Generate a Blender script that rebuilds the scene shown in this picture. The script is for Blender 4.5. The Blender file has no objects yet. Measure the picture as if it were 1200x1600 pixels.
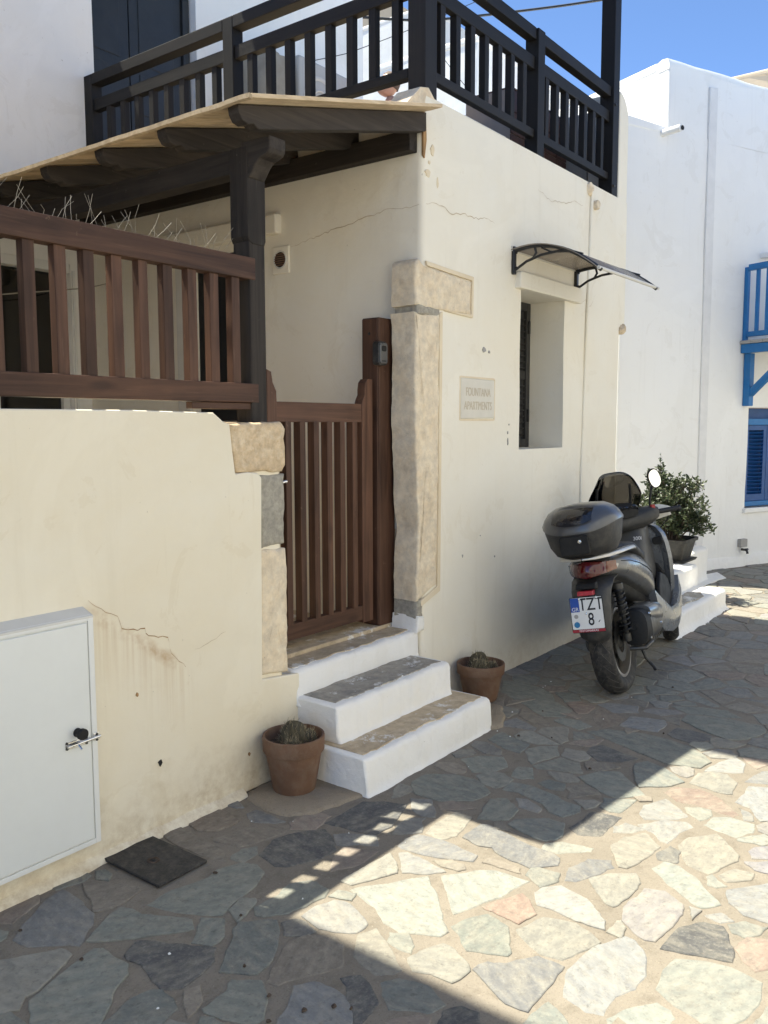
import bpy, bmesh, math, random
from mathutils import Vector, Matrix, noise
R = math.radians
scene = bpy.context.scene
COL = scene.collection

# ---------------------------------------------------------------- camera
cam_d = bpy.data.cameras.new('camera'); cam = bpy.data.objects.new('camera', cam_d); COL.objects.link(cam)
YAW, PITCH, ROLL = 0.9240617, 0.100572, 0.00254893
fwd = Vector((math.sin(YAW)*math.cos(PITCH), math.cos(YAW)*math.cos(PITCH), -math.sin(PITCH)))
rgt = Vector((math.cos(YAW), -math.sin(YAW), 0)); dwn = fwd.cross(rgt)
r2 = math.cos(ROLL)*rgt + math.sin(ROLL)*dwn; d2 = -math.sin(ROLL)*rgt + math.cos(ROLL)*dwn
m = Matrix((r2, -d2, -fwd)).transposed().to_4x4()
m.translation = Vector((-3.8815, -2.67, 1.6))
cam.matrix_world = m
cam_d.sensor_width = 36.0; cam_d.lens = 36.0*1346.58/1600.0
cam_d.clip_start = 0.05; cam_d.clip_end = 2000
scene.camera = cam

# ---------------------------------------------------------------- world, sun, exposure
SUN = Vector((-0.135, 0.40, 1.0)).normalized()          # towards the sun
world = bpy.data.worlds.new('World'); scene.world = world; world.use_nodes = True
wn = world.node_tree; wn.nodes.clear()
sky = wn.nodes.new('ShaderNodeTexSky'); sky.sky_type = 'NISHITA'; sky.sun_disc = False
sky.sun_elevation = math.asin(SUN.z); sky.sun_rotation = math.atan2(SUN.x, SUN.y)
sky.altitude = 1500; sky.air_density = 0.45; sky.dust_density = 0.0; sky.ozone_density = 6.0
bg = wn.nodes.new('ShaderNodeBackground'); bg.inputs['Strength'].default_value = 0.105
wo = wn.nodes.new('ShaderNodeOutputWorld')
wn.links.new(sky.outputs[0], bg.inputs[0]); wn.links.new(bg.outputs[0], wo.inputs[0])
sd = bpy.data.lights.new('sun', 'SUN'); sd.energy = 2.7; sd.angle = R(0.53); sd.color = (1.0, 0.955, 0.88)
so = bpy.data.objects.new('sun', sd); COL.objects.link(so)
so.rotation_euler = SUN.to_track_quat('Z', 'Y').to_euler(); so.location = (0, 0, 12)
scene.view_settings.view_transform = 'Standard'; scene.view_settings.look = 'None'
scene.view_settings.exposure = 2.12; scene.view_settings.gamma = 1.0; scene.view_settings.use_curve_mapping = False
scene.view_settings.use_white_balance = True; scene.view_settings.white_balance_temperature = 6950; scene.view_settings.white_balance_tint = 4
scene.render.engine = 'CYCLES'
scene.cycles.max_bounces = 8; scene.cycles.diffuse_bounces = 5; scene.cycles.transparent_max_bounces = 12
scene.render.resolution_x = 768; scene.render.resolution_y = 1024

# ---------------------------------------------------------------- materials
class NT:
    def __init__(s, name):
        s.m = bpy.data.materials.new(name); s.m.use_nodes = True; s.t = s.m.node_tree; s.t.nodes.clear()
        s.out = s.n('ShaderNodeOutputMaterial'); s.b = s.n('ShaderNodeBsdfPrincipled')
        s.l(s.b.outputs[0], s.out.inputs[0]); s.tc = s.n('ShaderNodeTexCoord')
    def n(s, k, **kw):
        x = s.t.nodes.new(k)
        for a, v in kw.items(): setattr(x, a, v)
        return x
    def l(s, a, b): s.t.links.new(a, b)
    def coord(s, scale=(1, 1, 1), kind='Object', rot=(0, 0, 0)):
        mp = s.n('ShaderNodeMapping'); s.l(s.tc.outputs[kind], mp.inputs[0])
        mp.inputs['Scale'].default_value = scale; mp.inputs['Rotation'].default_value = rot
        return mp.outputs[0]
    def noise(s, vec, scale, detail=4, rough=0.55, dist=0.0):
        x = s.n('ShaderNodeTexNoise'); s.l(vec, x.inputs['Vector'])
        x.inputs['Scale'].default_value = scale; x.inputs['Detail'].default_value = detail
        x.inputs['Roughness'].default_value = rough; x.inputs['Distortion'].default_value = dist
        return x.outputs[0]
    def ramp(s, fac, a, b, ca=(0, 0, 0, 1), cb=(1, 1, 1, 1)):
        x = s.n('ShaderNodeValToRGB'); s.l(fac, x.inputs[0])
        e = x.color_ramp.elements; e[0].position = a; e[1].position = b; e[0].color = ca; e[1].color = cb
        return x.outputs[0]
    def mix(s, fac, a, b, mode='MIX'):
        x = s.n('ShaderNodeMix', data_type='RGBA', blend_type=mode)
        for v, i in ((fac, 0), (a, 6), (b, 7)):
            if hasattr(v, 'is_linked') or isinstance(v, bpy.types.NodeSocket): s.l(v, x.inputs[i])
            elif i == 0: x.inputs[0].default_value = v
            else: x.inputs[i].default_value = tuple(v)+((1,) if len(v) == 3 else ())
        return x.outputs[2]
    def mth(s, op, a, b=0.0):
        x = s.n('ShaderNodeMath', operation=op)
        for v, i in ((a, 0), (b, 1)):
            if isinstance(v, bpy.types.NodeSocket): s.l(v, x.inputs[i])
            else: x.inputs[i].default_value = v
        return x.outputs[0]
    def bump(s, h, strength, dist=0.01, prev=None):
        x = s.n('ShaderNodeBump'); s.l(h, x.inputs['Height'])
        x.inputs['Strength'].default_value = strength; x.inputs['Distance'].default_value = dist
        if prev is not None: s.l(prev, x.inputs['Normal'])
        s.l(x.outputs[0], s.b.inputs['Normal']); return x.outputs[0]
    def set(s, **kw):
        for k, v in kw.items():
            i = s.b.inputs[k]
            if isinstance(v, bpy.types.NodeSocket): s.l(v, i)
            else: i.default_value = v
        return s
    def col(s, v):
        if isinstance(v, bpy.types.NodeSocket): s.l(v, s.b.inputs['Base Color'])
        else: s.b.inputs['Base Color'].default_value = tuple(v)+(1,)

M = {}
def plain(name, c, rough=0.5, metal=0.0, var=0.06, scale=8, bump=0.0, bscale=60, coat=0.0, spec=0.5, dust=0.0):
    t = NT(name); v = t.coord()
    n = t.noise(v, scale, 5, 0.6)
    a = tuple(max(0, x*(1-var)) for x in c); b = tuple(min(1, x*(1+var)) for x in c)
    cc = t.mix(t.ramp(n, 0.3, 0.7), a, b)
    if dust > 0:
        cc = t.mix(t.mth('MULTIPLY', t.ramp(t.noise(v, scale*2.3, 6, 0.7), 0.45, 0.75), dust), cc, (0.30, 0.26, 0.20))
    t.col(cc)
    rr = t.ramp(t.noise(v, scale*1.7, 4, 0.6), 0.3, 0.7, (max(0, rough-0.08),)*3+(1,), (min(1, rough+0.08),)*3+(1,))
    t.set(Roughness=rr, Metallic=metal); t.b.inputs['Specular IOR Level'].default_value = spec
    if coat: t.set(**{'Coat Weight': coat, 'Coat Roughness': 0.08})
    if bump: t.bump(t.noise(v, bscale, 5, 0.6), bump, 0.004)
    M[name] = t.m; return t

def stucco(name, c, warm, blot=0.35, base_dirt=0.0, big=0.25, mid=0.22):
    t = NT(name); v = t.coord()
    n1 = t.noise(v, 1.3, 6, 0.62, 0.4); n2 = t.noise(v, 5.0, 5, 0.6); n3 = t.noise(v, 70, 3, 0.6)
    cc = t.mix(t.mth('MULTIPLY', t.ramp(n1, 0.38, 0.68), blot), c, warm)
    cc = t.mix(t.mth('MULTIPLY', t.ramp(n2, 0.55, 0.8), 0.25), cc, tuple(x*0.9 for x in c))
    # repainted patches with a readable edge, hairline mottling
    pa = t.ramp(t.noise(v, 0.75, 5, 0.6, 0.8), 0.52, 0.545); cc = t.mix(t.mth('MULTIPLY', pa, 0.30), cc, tuple(min(1, x*1.06) for x in c))
    pb = t.ramp(t.noise(v, 2.7, 6, 0.7, 1.2), 0.585, 0.605); cc = t.mix(t.mth('MULTIPLY', pb, 0.28), cc, tuple(x*0.93 for x in warm))
    # faint vertical run-off streaks
    st = t.noise(t.coord((9, 9, 0.45)), 1.6, 4, 0.6)
    cc = t.mix(t.mth('MULTIPLY', t.ramp(st, 0.58, 0.78), 0.22), cc, tuple(x*0.82 for x in warm))
    # tiny specks
    sp = t.noise(v, 38, 2, 0.5)
    cc = t.mix(t.mth('MULTIPLY', t.ramp(sp, 0.76, 0.79), 0.35), cc, (0.28, 0.24, 0.19))
    if base_dirt:
        sx = t.n('ShaderNodeSeparateXYZ'); t.l(t.tc.outputs['Object'], sx.inputs[0])
        edge = t.mth('ADD', sx.outputs[2], t.mth('MULTIPLY', t.mth('SUBTRACT', t.noise(v, 4.5, 6, 0.7), 0.5), 0.55))
        g = t.ramp(edge, 0.0, 0.26, (1, 1, 1, 1), (0, 0, 0, 1))
        gr = t.ramp(t.noise(v, 16, 6, 0.75), 0.38, 0.66)
        cc = t.mix(t.mth('MULTIPLY', t.mth('MULTIPLY', g, gr), base_dirt), cc, (0.40, 0.28, 0.15))
    t.col(cc); t.set(Roughness=0.9); t.b.inputs['Specular IOR Level'].default_value = 0.2
    b = t.bump(t.noise(v, 2.2, 3, 0.5), big, 0.05)
    b = t.bump(n3, 0.10, 0.006, b)
    t.bump(t.noise(v, 16, 4, 0.6), mid, 0.012, b)
    M[name] = t.m

def wood(name, c_dark, c_light, axis, rough=0.65, wear=0.0, wearc=(0.3, 0.25, 0.2), gap=1.0):
    t = NT(name); s = [26, 26, 26]; s[axis] = 1.3
    v = t.coord(tuple(s)); oi = t.n('ShaderNodeObjectInfo')
    off = t.n('ShaderNodeVectorMath', operation='ADD'); t.l(v, off.inputs[0])
    cm = t.n('ShaderNodeCombineXYZ')
    rnd = t.mth('MULTIPLY', oi.outputs['Random'], 40.0)
    for i in range(3): t.l(rnd, cm.inputs[i])
    t.l(cm.outputs[0], off.inputs[1]); v = off.outputs[0]
    g = t.noise(v, 1.0, 5, 0.62, 0.9)
    cc = t.mix(t.ramp(g, 0.32, 0.70), c_dark, c_light)
    ks = [7, 7, 7]; ks[axis] = 2.2
    ad = t.n('ShaderNodeVectorMath', operation='ADD'); t.l(t.coord(tuple(ks)), ad.inputs[0]); t.l(cm.outputs[0], ad.inputs[1])
    vo = t.n('ShaderNodeTexVoronoi'); t.l(ad.outputs[0], vo.inputs['Vector']); vo.inputs['Scale'].default_value = 1.0
    kn = t.ramp(vo.outputs['Distance'], 0.07, 0.16, (1, 1, 1, 1), (0, 0, 0, 1)); cc = t.mix(t.mth('MULTIPLY', kn, 0.55), cc, tuple(x*0.45 for x in c_dark))
    fd = t.ramp(t.noise(t.coord(), 1.8, 4, 0.6), 0.45, 0.70); cc = t.mix(t.mth('MULTIPLY', fd, 0.28), cc, tuple(x*1.5 for x in c_light))
    br = t.mth('ADD', t.mth('MULTIPLY', oi.outputs['Random'], 0.55), 0.72)
    hs = t.n('ShaderNodeHueSaturation'); t.l(cc, hs.inputs['Color']); t.l(br, hs.inputs['Value']); cc = hs.outputs[0]
    if wear:
        w = t.ramp(t.noise(v, 2.2, 6, 0.7), 0.60, 0.72)
        cc = t.mix(t.mth('MULTIPLY', w, wear), cc, wearc)
        w2 = t.ramp(t.noise(t.coord(), 28, 3, 0.6), 0.70, 0.74)
        cc = t.mix(t.mth('MULTIPLY', w2, wear), cc, wearc)
    t.col(cc); t.set(Roughness=rough); t.b.inputs['Specular IOR Level'].default_value = 0.3
    t.bump(g, 0.25, 0.004)
    M[name] = t.m

def stone(name, c1, c2, c3, scale=9, pits=True, usecol=False, rough=0.85, bump=0.5, paint=0.0):
    t = NT(name); v = t.coord()
    if usecol:
        oi = t.n('ShaderNodeObjectInfo'); base = oi.outputs['Color']
        cm = t.n('ShaderNodeCombineXYZ'); rnd = t.mth('MULTIPLY', oi.outputs['Random'], 30.0)
        for i in range(3): t.l(rnd, cm.inputs[i])
        ad = t.n('ShaderNodeVectorMath', operation='ADD'); t.l(v, ad.inputs[0]); t.l(cm.outputs[0], ad.inputs[1]); v = ad.outputs[0]
        vr = t.n('ShaderNodeVectorRotate', rotation_type='Z_AXIS'); t.l(v, vr.inputs[0]); t.l(rnd, vr.inputs['Angle'])
        mp = t.n('ShaderNodeMapping'); t.l(vr.outputs[0], mp.inputs[0]); mp.inputs['Scale'].default_value = (1.0, 1.9, 1.0)
        vs = mp.outputs[0]
    else:
        base = c1; vs = v
    n1 = t.noise(vs, scale, 7, 0.68, 0.5); n2 = t.noise(v, scale*3.5, 6, 0.7)
    cc = t.mix(t.mth('MULTIPLY', t.ramp(n1, 0.45, 0.66), 0.42 if usecol else 0.9), base, c2)
    cc = t.mix(t.mth('MULTIPLY', t.ramp(n2, 0.52, 0.74), 0.55), cc, c3)
    if usecol:
        gr = t.noise(v, 70, 5, 0.75); cc = t.mix(t.mth('MULTIPLY', t.ramp(gr, 0.50, 0.68), 0.30), cc, (0.36, 0.335, 0.285))
        gd = t.noise(v, 45, 5, 0.75); cc = t.mix(t.mth('MULTIPLY', t.ramp(gd, 0.54, 0.70), 0.48), cc, (0.085, 0.082, 0.074))
    dk = t.mix(t.ramp(t.noise(vs, scale*2.0, 5, 0.7), 0.34, 0.62), (0.82, 0.82, 0.83), (1.10, 1.10, 1.08))
    cc = t.mix(1.0, cc, dk, 'MULTIPLY')
    if paint: cc = t.mix(t.mth('MULTIPLY', t.ramp(t.noise(v, 6.5, 7, 0.75), 0.555, 0.60), paint), cc, (0.80, 0.78, 0.73))
    if pits:
        p = t.ramp(t.noise(v, 55, 4, 0.7), 0.66, 0.72)
        cc = t.mix(t.mth('MULTIPLY', p, 0.5), cc, (0.14, 0.11, 0.08))
    t.col(cc); t.set(Roughness=rough); t.b.inputs['Specular IOR Level'].default_value = 0.25
    b = t.bump(n1, bump, 0.008); t.bump(n2, bump*0.6, 0.004, b)
    M[name] = t.m

stucco('cream_plaster', (0.815, 0.770, 0.665), (0.775, 0.700, 0.555), 0.5, base_dirt=0.25, big=0.4)
stucco('street_plaster', (0.79, 0.725, 0.585), (0.74, 0.645, 0.47), 0.6, base_dirt=0.6, big=0.4)
stucco('white_plaster', (0.84, 0.83, 0.80), (0.79, 0.765, 0.71), 0.35, big=0.35)
stucco('far_plaster', (0.78, 0.765, 0.73), (0.70, 0.66, 0.58), 0.4)
stucco('beige_plaster', (0.62, 0.50, 0.36), (0.55, 0.42, 0.28), 0.4)
stucco('pink_plaster', (0.68, 0.60, 0.54), (0.62, 0.53, 0.46), 0.4)
stucco('step_paint', (0.84, 0.818, 0.77), (0.76, 0.73, 0.67), 0.5, big=0.6, mid=0.75)
stucco('border_plaster', (0.76, 0.66, 0.49), (0.66, 0.52, 0.34), 0.7)
for ax, n in enumerate('xyz'):
    wood('brown_wood_'+n, (0.040, 0.0185, 0.0112), (0.106, 0.052, 0.031), ax, 0.6, 0.35, (0.19, 0.12, 0.08))
    wood('dark_wood_'+n, (0.019, 0.0155, 0.013), (0.048, 0.039, 0.032), ax, 0.8, 0.45, (0.10, 0.088, 0.074))
    wood('black_wood_'+n, (0.0085, 0.0075, 0.007), (0.015, 0.0135, 0.0125), ax, 0.6, 0.2, (0.05, 0.046, 0.042))
wood('roof_board', (0.40, 0.295, 0.18), (0.62, 0.49, 0.33), 0, 0.8, 0.6, (0.26, 0.185, 0.115))
stone('limestone', (0.60, 0.46, 0.30), (0.70, 0.58, 0.42), (0.46, 0.30, 0.15), 16, True, bump=0.9)
stone('worn_limestone', (0.74, 0.63, 0.475), (0.66, 0.53, 0.37), (0.78, 0.71, 0.58), 8, True, bump=0.9)
stone('grey_schist', (0.34, 0.315, 0.265), (0.42, 0.385, 0.32), (0.26, 0.235, 0.19), 22, True, bump=0.9)
stone('paving_stone', (0.3, 0.3, 0.3), (0.30, 0.272, 0.215), (0.235, 0.21, 0.17), 9, True, True, 0.82, 0.5)
stone('tread_stone', (0.50, 0.395, 0.265), (0.60, 0.49, 0.35), (0.38, 0.28, 0.18), 9, True, paint=0.8)
stone('tread_slate', (0.40, 0.36, 0.295), (0.25, 0.235, 0.205), (0.54, 0.44, 0.33), 11, True, paint=0.8)
def mortar(name, c1, c2, c3):
    t = NT(name); v = t.coord()
    cc = t.mix(t.ramp(t.noise(v, 1.6, 6, 0.65), 0.35, 0.65), c1, c2)
    cc = t.mix(t.mth('MULTIPLY', t.ramp(t.noise(v, 14, 6, 0.7), 0.5, 0.75), 0.7), cc, c3)
    cc = t.mix(t.mth('MULTIPLY', t.ramp(t.noise(v, 150, 3, 0.6), 0.56, 0.70), 0.45), cc, (0.12, 0.098, 0.075))
    cc = t.mix(t.mth('MULTIPLY', t.ramp(t.noise(v, 90, 3, 0.6), 0.62, 0.72), 0.45), cc, (0.36, 0.32, 0.26))
    t.col(cc); t.set(Roughness=0.95); t.b.inputs['Specular IOR Level'].default_value = 0.105
    b = t.bump(t.noise(v, 9, 4, 0.6), 0.5, 0.012); t.bump(t.noise(v, 90, 5, 0.75), 0.7, 0.006, b); M[name] = t.m
mortar('joint_mortar', (0.212, 0.186, 0.150), (0.262, 0.230, 0.186), (0.140, 0.120, 0.094))
mortar('patch_mortar', (0.285, 0.235, 0.172), (0.325, 0.272, 0.205), (0.235, 0.19, 0.138))
plain('door_white', (0.72, 0.73, 0.70), 0.42, var=0.03, scale=3, dust=0.05)
plain('frame_white', (0.74, 0.74, 0.71), 0.45, var=0.03)
plain('frame_grey_white', (0.62, 0.60, 0.55), 0.5, var=0.05)
plain('black_paint', (0.014, 0.014, 0.015), 0.38, var=0.2)
plain('black_plastic', (0.012, 0.012, 0.012), 0.62, var=0.2, dust=0.04, spec=0.3)
plain('dark_grey_plastic', (0.024, 0.0245, 0.025), 0.52, var=0.12, dust=0.12)
plain('dark_shutter', (0.030, 0.029, 0.027), 0.5, var=0.15)
plain('upper_door_paint', (0.026, 0.0275, 0.028), 0.45, var=0.15)
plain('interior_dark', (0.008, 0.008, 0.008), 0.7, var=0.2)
plain('dark_metal', (0.045, 0.045, 0.045), 0.5, 0.6, var=0.3, dust=0.25)
plain('chrome', (0.75, 0.74, 0.72), 0.25, 1.0, var=0.05, dust=0.15)
plain('silver_paint', (0.105, 0.105, 0.104), 0.32, 0.3, var=0.06, coat=0.5, dust=0.06)
plain('body_paint', (0.15, 0.16, 0.172), 0.30, 0.25, var=0.05, coat=0.7, dust=0.05)
plain('box_paint', (0.080, 0.083, 0.090), 0.36, 0.35, var=0.05, coat=0.5, dust=0.06)
plain('box_plastic', (0.022, 0.022, 0.023), 0.6, var=0.1, dust=0.12)
plain('engine_metal', (0.045, 0.044, 0.041), 0.5, 0.5, var=0.3, dust=0.35, scale=20)
plain('exhaust_metal', (0.085, 0.082, 0.076), 0.42, 0.75, var=0.15, dust=0.3)
plain('rim_metal', (0.46, 0.43, 0.39), 0.4, 0.8, var=0.15, dust=0.4)
plain('seat_vinyl', (0.016, 0.016, 0.017), 0.55, var=0.1, bump=0.2, bscale=300)
plain('white_plastic', (0.72, 0.70, 0.64), 0.45, var=0.05)
plain('plate_white', (0.72, 0.72, 0.70), 0.4, var=0.04, scale=20)
plain('plate_blue', (0.008, 0.06, 0.32), 0.4, var=0.05)
plain('sticker_blue', (0.02, 0.17, 0.36), 0.45)
plain('plate_red', (0.32, 0.012, 0.02), 0.4)
plain('letter_black', (0.012, 0.012, 0.014), 0.5)
plain('letter_white', (0.7, 0.7, 0.7), 0.5)
plain('terracotta', (0.158, 0.085, 0.050), 0.85, var=0.18, scale=6, bump=0.3, bscale=90, dust=0.28)
plain('soil', (0.075, 0.052, 0.036), 0.95, var=0.5, scale=40, bump=1.0, bscale=70)
plain('cactus_green', (0.075, 0.062, 0.034), 0.75, var=0.45, scale=30, bump=0.8, bscale=120)
plain('cactus_spine', (0.33, 0.27, 0.17), 0.7)
plain('pipe_plaster', (0.73, 0.72, 0.70), 0.9, var=0.05)
plain('blue_paint', (0.005, 0.140, 0.375), 0.45, var=0.12)
plain('blue_shutter', (0.004, 0.062, 0.225), 0.45, var=0.12)
plain('cover_black', (0.020, 0.020, 0.021), 0.62, var=0.25, scale=14, bump=0.5, bscale=260, dust=0.22)
plain('planter_grey', (0.020, 0.0195, 0.018), 0.65, var=0.15, dust=0.2)
plain('bark', (0.09, 0.065, 0.045), 0.9, var=0.3, bump=0.6, bscale=60)
plain('wire', (0.33, 0.30, 0.25), 0.6, 0.2)
plain('cable_black', (0.015, 0.015, 0.015), 0.5)
plain('tarp', (0.33, 0.30, 0.24), 0.7, var=0.15, bump=0.9, bscale=9)
plain('ac_grey', (0.46, 0.46, 0.44), 0.5, var=0.05)
plain('skin', (0.56, 0.31, 0.215), 0.5, var=0.06)
plain('hair_brown', (0.12, 0.07, 0.045), 0.7, var=0.3)
plain('shorts_blue', (0.05, 0.07, 0.13), 0.8)
plain('brown_tile', (0.075, 0.033, 0.023), 0.45, var=0.25)
plain('tile_grout', (0.34, 0.29, 0.25), 0.9)
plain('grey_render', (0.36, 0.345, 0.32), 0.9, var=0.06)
plain('crack_dark', (0.50, 0.40, 0.27), 0.95, var=0.2)
plain('crack_rust', (0.36, 0.215, 0.10), 0.95, var=0.3)
plain('plaque_marble', (0.64, 0.595, 0.50), 0.5, var=0.05, scale=9)
plain('plaque_letter', (0.54, 0.46, 0.34), 0.8)
plain('louvre_brown', (0.16, 0.095, 0.06), 0.7)
plain('red_button', (0.30, 0.02, 0.02), 0.4)

def leafmat():
    t = NT('leaf'); oi = t.n('ShaderNodeObjectInfo'); v = t.coord()
    t.col(t.mix(t.ramp(t.noise(v, 9, 3, 0.6), 0.35, 0.7), (0.035, 0.055, 0.022), (0.095, 0.115, 0.050)))
    t.set(Roughness=0.42); M['leaf'] = t.m
leafmat()
def glassy(name, c, alpha_mix, rough=0.03):
    t = NT(name); g = t.n('ShaderNodeBsdfTransparent'); g.inputs[0].default_value = c+(1,)
    gl = t.n('ShaderNodeBsdfGlossy'); gl.inputs['Roughness'].default_value = rough; gl.inputs['Color'].default_value = (0.9, 0.9, 0.9, 1)
    fr = t.n('ShaderNodeFresnel'); fr.inputs[0].default_value = 1.45
    f2 = t.mth('ADD', fr.outputs[0], alpha_mix)
    mx = t.n('ShaderNodeMixShader'); t.l(f2, mx.inputs[0]); t.l(g.outputs[0], mx.inputs[1]); t.l(gl.outputs[0], mx.inputs[2])
    t.l(mx.outputs[0], t.out.inputs[0]); M[name] = t.m
glassy('smoked_screen', (0.31, 0.295, 0.27), 0.03)
glassy('window_glass', (0.12, 0.12, 0.12), 0.05)
def mirror():
    t = NT('mirror_glass'); t.col((0.9, 0.9, 0.9)); t.set(Metallic=1.0, Roughness=0.02); M['mirror_glass'] = t.m
mirror()
def lens(name, c, rough=0.12):
    t = NT(name); v = t.coord(); t.col(t.mix(t.ramp(t.noise(v, 60, 2, 0.5), 0.4, 0.6), tuple(x*0.85 for x in c), c))
    t.set(Roughness=rough, **{'Coat Weight': 0.25, 'Coat Roughness': 0.05}); M[name] = t.m
lens('red_lens', (0.075, 0.002, 0.004)); lens('orange_lens', (0.17, 0.055, 0.022)); lens('clear_lens', (0.50, 0.47, 0.42))
lens('gloss_black', (0.02, 0.02, 0.022), 0.06); lens('reflector_red', (0.42, 0.014, 0.03), 0.3); lens('dial_glass', (0.02, 0.022, 0.025), 0.05)
lens('polycarbonate_bronze', (0.42, 0.36, 0.29), 0.2)
def awn():
    t = NT('awning_sheet'); t.col((0.45, 0.40, 0.34)); t.set(Roughness=0.25, Alpha=1.0)
    tr = t.n('ShaderNodeBsdfTransparent'); tr.inputs[0].default_value = (0.72, 0.66, 0.58, 1)
    mx = t.n('ShaderNodeMixShader'); mx.inputs[0].default_value = 0.55
    t.l(tr.outputs[0], mx.inputs[1]); t.l(t.b.outputs[0], mx.inputs[2]); t.l(mx.outputs[0], t.out.inputs[0]); M['awning_sheet'] = t.m
awn()

# ---------------------------------------------------------------- mesh helpers
class MB:
    def __init__(s): s.v = []; s.f = []
    def add(s, vs, fs):
        o = len(s.v); s.v += [tuple(p) for p in vs]; s.f += [tuple(i+o for i in f) for f in fs]; return s
    def box(s, x0, x1, y0, y1, z0, z1):
        return s.add([(x0,y0,z0),(x1,y0,z0),(x1,y1,z0),(x0,y1,z0),(x0,y0,z1),(x1,y0,z1),(x1,y1,z1),(x0,y1,z1)],
                     [(0,3,2,1),(4,5,6,7),(0,1,5,4),(1,2,6,5),(2,3,7,6),(3,0,4,7)])
    def hexa(s, p):   # 8 points, bottom ring then top ring
        return s.add(p, [(0,3,2,1),(4,5,6,7),(0,1,5,4),(1,2,6,5),(2,3,7,6),(3,0,4,7)])
    def bar(s, a, b, w, h, up=(0, 0, 1)):
        a = Vector(a); b = Vector(b); d = (b-a).normalized(); u = Vector(up)
        sd_ = d.cross(u).normalized(); u = sd_.cross(d).normalized()
        sd_ *= w/2; u *= h/2
        return s.hexa([a-sd_-u, a+sd_-u, b+sd_-u, b-sd_-u, a-sd_+u, a+sd_+u, b+sd_+u, b-sd_+u])
    def prism(s, pts, a, b, axis=1):
        """polygon pts in the two other axes, extruded from a to b along axis"""
        n = len(pts); vs = []
        for t in (a, b):
            for p in pts:
                vs.append({0: (t, p[0], p[1]), 1: (p[0], t, p[1]), 2: (p[0], p[1], t)}[axis])
        return s.add(vs, [tuple(range(n)), tuple(range(2*n-1, n-1, -1))] + [(i, i+n, (i+1) % n+n, (i+1) % n) for i in range(n)])
    def loft(s, rings, cap=True, closed=True):
        n = len(rings[0]); o = len(s.v)
        for r in rings: s.v += [tuple(p) for p in r]
        k = n if closed else n-1
        for i in range(len(rings)-1):
            for j in range(k):
                a = o+i*n+j; b = o+i*n+(j+1) % n
                s.f.append((a, b, b+n, a+n))
        if cap:
            s.f.append(tuple(o+j for j in reversed(range(n)))); s.f.append(tuple(o+(len(rings)-1)*n+j for j in range(n)))
        return s
    def tube(s, pts, r, n=8, cap=True):
        pts = [Vector(p) for p in pts]; rings = []; prev = None
        for i, p in enumerate(pts):
            d = (pts[min(i+1, len(pts)-1)]-pts[max(i-1, 0)]).normalized()
            if prev is None:
                u = d.orthogonal().normalized()
            else:
                u = (prev - d*prev.dot(d)).normalized()
            prev = u; w = d.cross(u); rr = r[i] if isinstance(r, (list, tuple)) else r
            rings.append([p+(u*math.cos(2*math.pi*k/n)+w*math.sin(2*math.pi*k/n))*rr for k in range(n)])
        return s.loft(rings, cap)
    def lathe(s, prof, c=(0, 0, 0), n=24, axis=2, cap=True):
        rings = []
        for r, h in prof:
            ring = []
            for k in range(n):
                a = 2*math.pi*k/n; x = r*math.cos(a); y = r*math.sin(a)
                p = {2: (x, y, h), 1: (y, h, x), 0: (h, x, y)}[axis]
                ring.append((p[0]+c[0], p[1]+c[1], p[2]+c[2]))
            rings.append(ring)
        return s.loft(rings, cap)
    def rot(s, mat):
        s.v = [tuple(mat @ Vector(p)) for p in s.v]; return s
    def build(s, name, mat, parent=None, smooth=None, bevel=0.0, seg=2, local=False, sub=0, loc=None):
        me = bpy.data.meshes.new(name); v = s.v
        if loc is None and parent is not None and not local:
            o_ = parent
            while o_.parent is not None: o_ = o_.parent
            L = o_.location; v = [(p[0]-L.x, p[1]-L.y, p[2]-L.z) for p in v]
        elif loc is not None:
            v = [(p[0]-loc[0], p[1]-loc[1], p[2]-loc[2]) for p in v]
        me.from_pydata(v, [], s.f); me.validate(); me.update()
        bm = bmesh.new(); bm.from_mesh(me); bmesh.ops.recalc_face_normals(bm, faces=bm.faces); bm.to_mesh(me); bm.free()
        me.materials.append(M[mat] if isinstance(mat, str) else mat)
        if smooth is not None:
            for p in me.polygons: p.use_smooth = True
            if smooth < 170: me.set_sharp_from_angle(angle=R(smooth))
        ob = bpy.data.objects.new(name, me); COL.objects.link(ob)
        if loc is not None: ob.location = loc
        if parent is not None: ob.parent = parent
        if sub:
            md = ob.modifiers.new('sub', 'SUBSURF'); md.levels = sub; md.render_levels = sub
        if bevel:
            md = ob.modifiers.new('bevel', 'BEVEL'); md.width = bevel; md.segments = seg; md.limit_method = 'ANGLE'; md.angle_limit = R(35)
            md.harden_normals = False
        return ob
def tag(o, label, cat, group=None, kind=None):
    if label: o['label'] = label
    if cat: o['category'] = cat
    if group: o['group'] = group
    if kind: o['kind'] = kind
    return o
def thing(name, loc, label, cat, group=None, rotz=0.0):
    o = bpy.data.objects.new(name, None); COL.objects.link(o); o.location = loc; o.rotation_euler = (0, 0, rotz)
    o.empty_display_size = 0.2
    return tag(o, label, cat, group)
def struct(o): o['kind'] = 'structure'; return o
def jit(mb, amp, freq, seed=0.0, axes=(1, 1, 1)):
    out = []
    for p in mb.v:
        q = Vector(p)*freq + Vector((seed, seed*1.7, seed*0.3))
        d = noise.noise_vector(q)*amp
        out.append((p[0]+d.x*axes[0], p[1]+d.y*axes[1], p[2]+d.z*axes[2]))
    mb.v = out; return mb
def subdiv_line(a, b, step):
    n = max(1, int(math.ceil(abs(b-a)/step))); return [a+(b-a)*i/n for i in range(n+1)]
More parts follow.
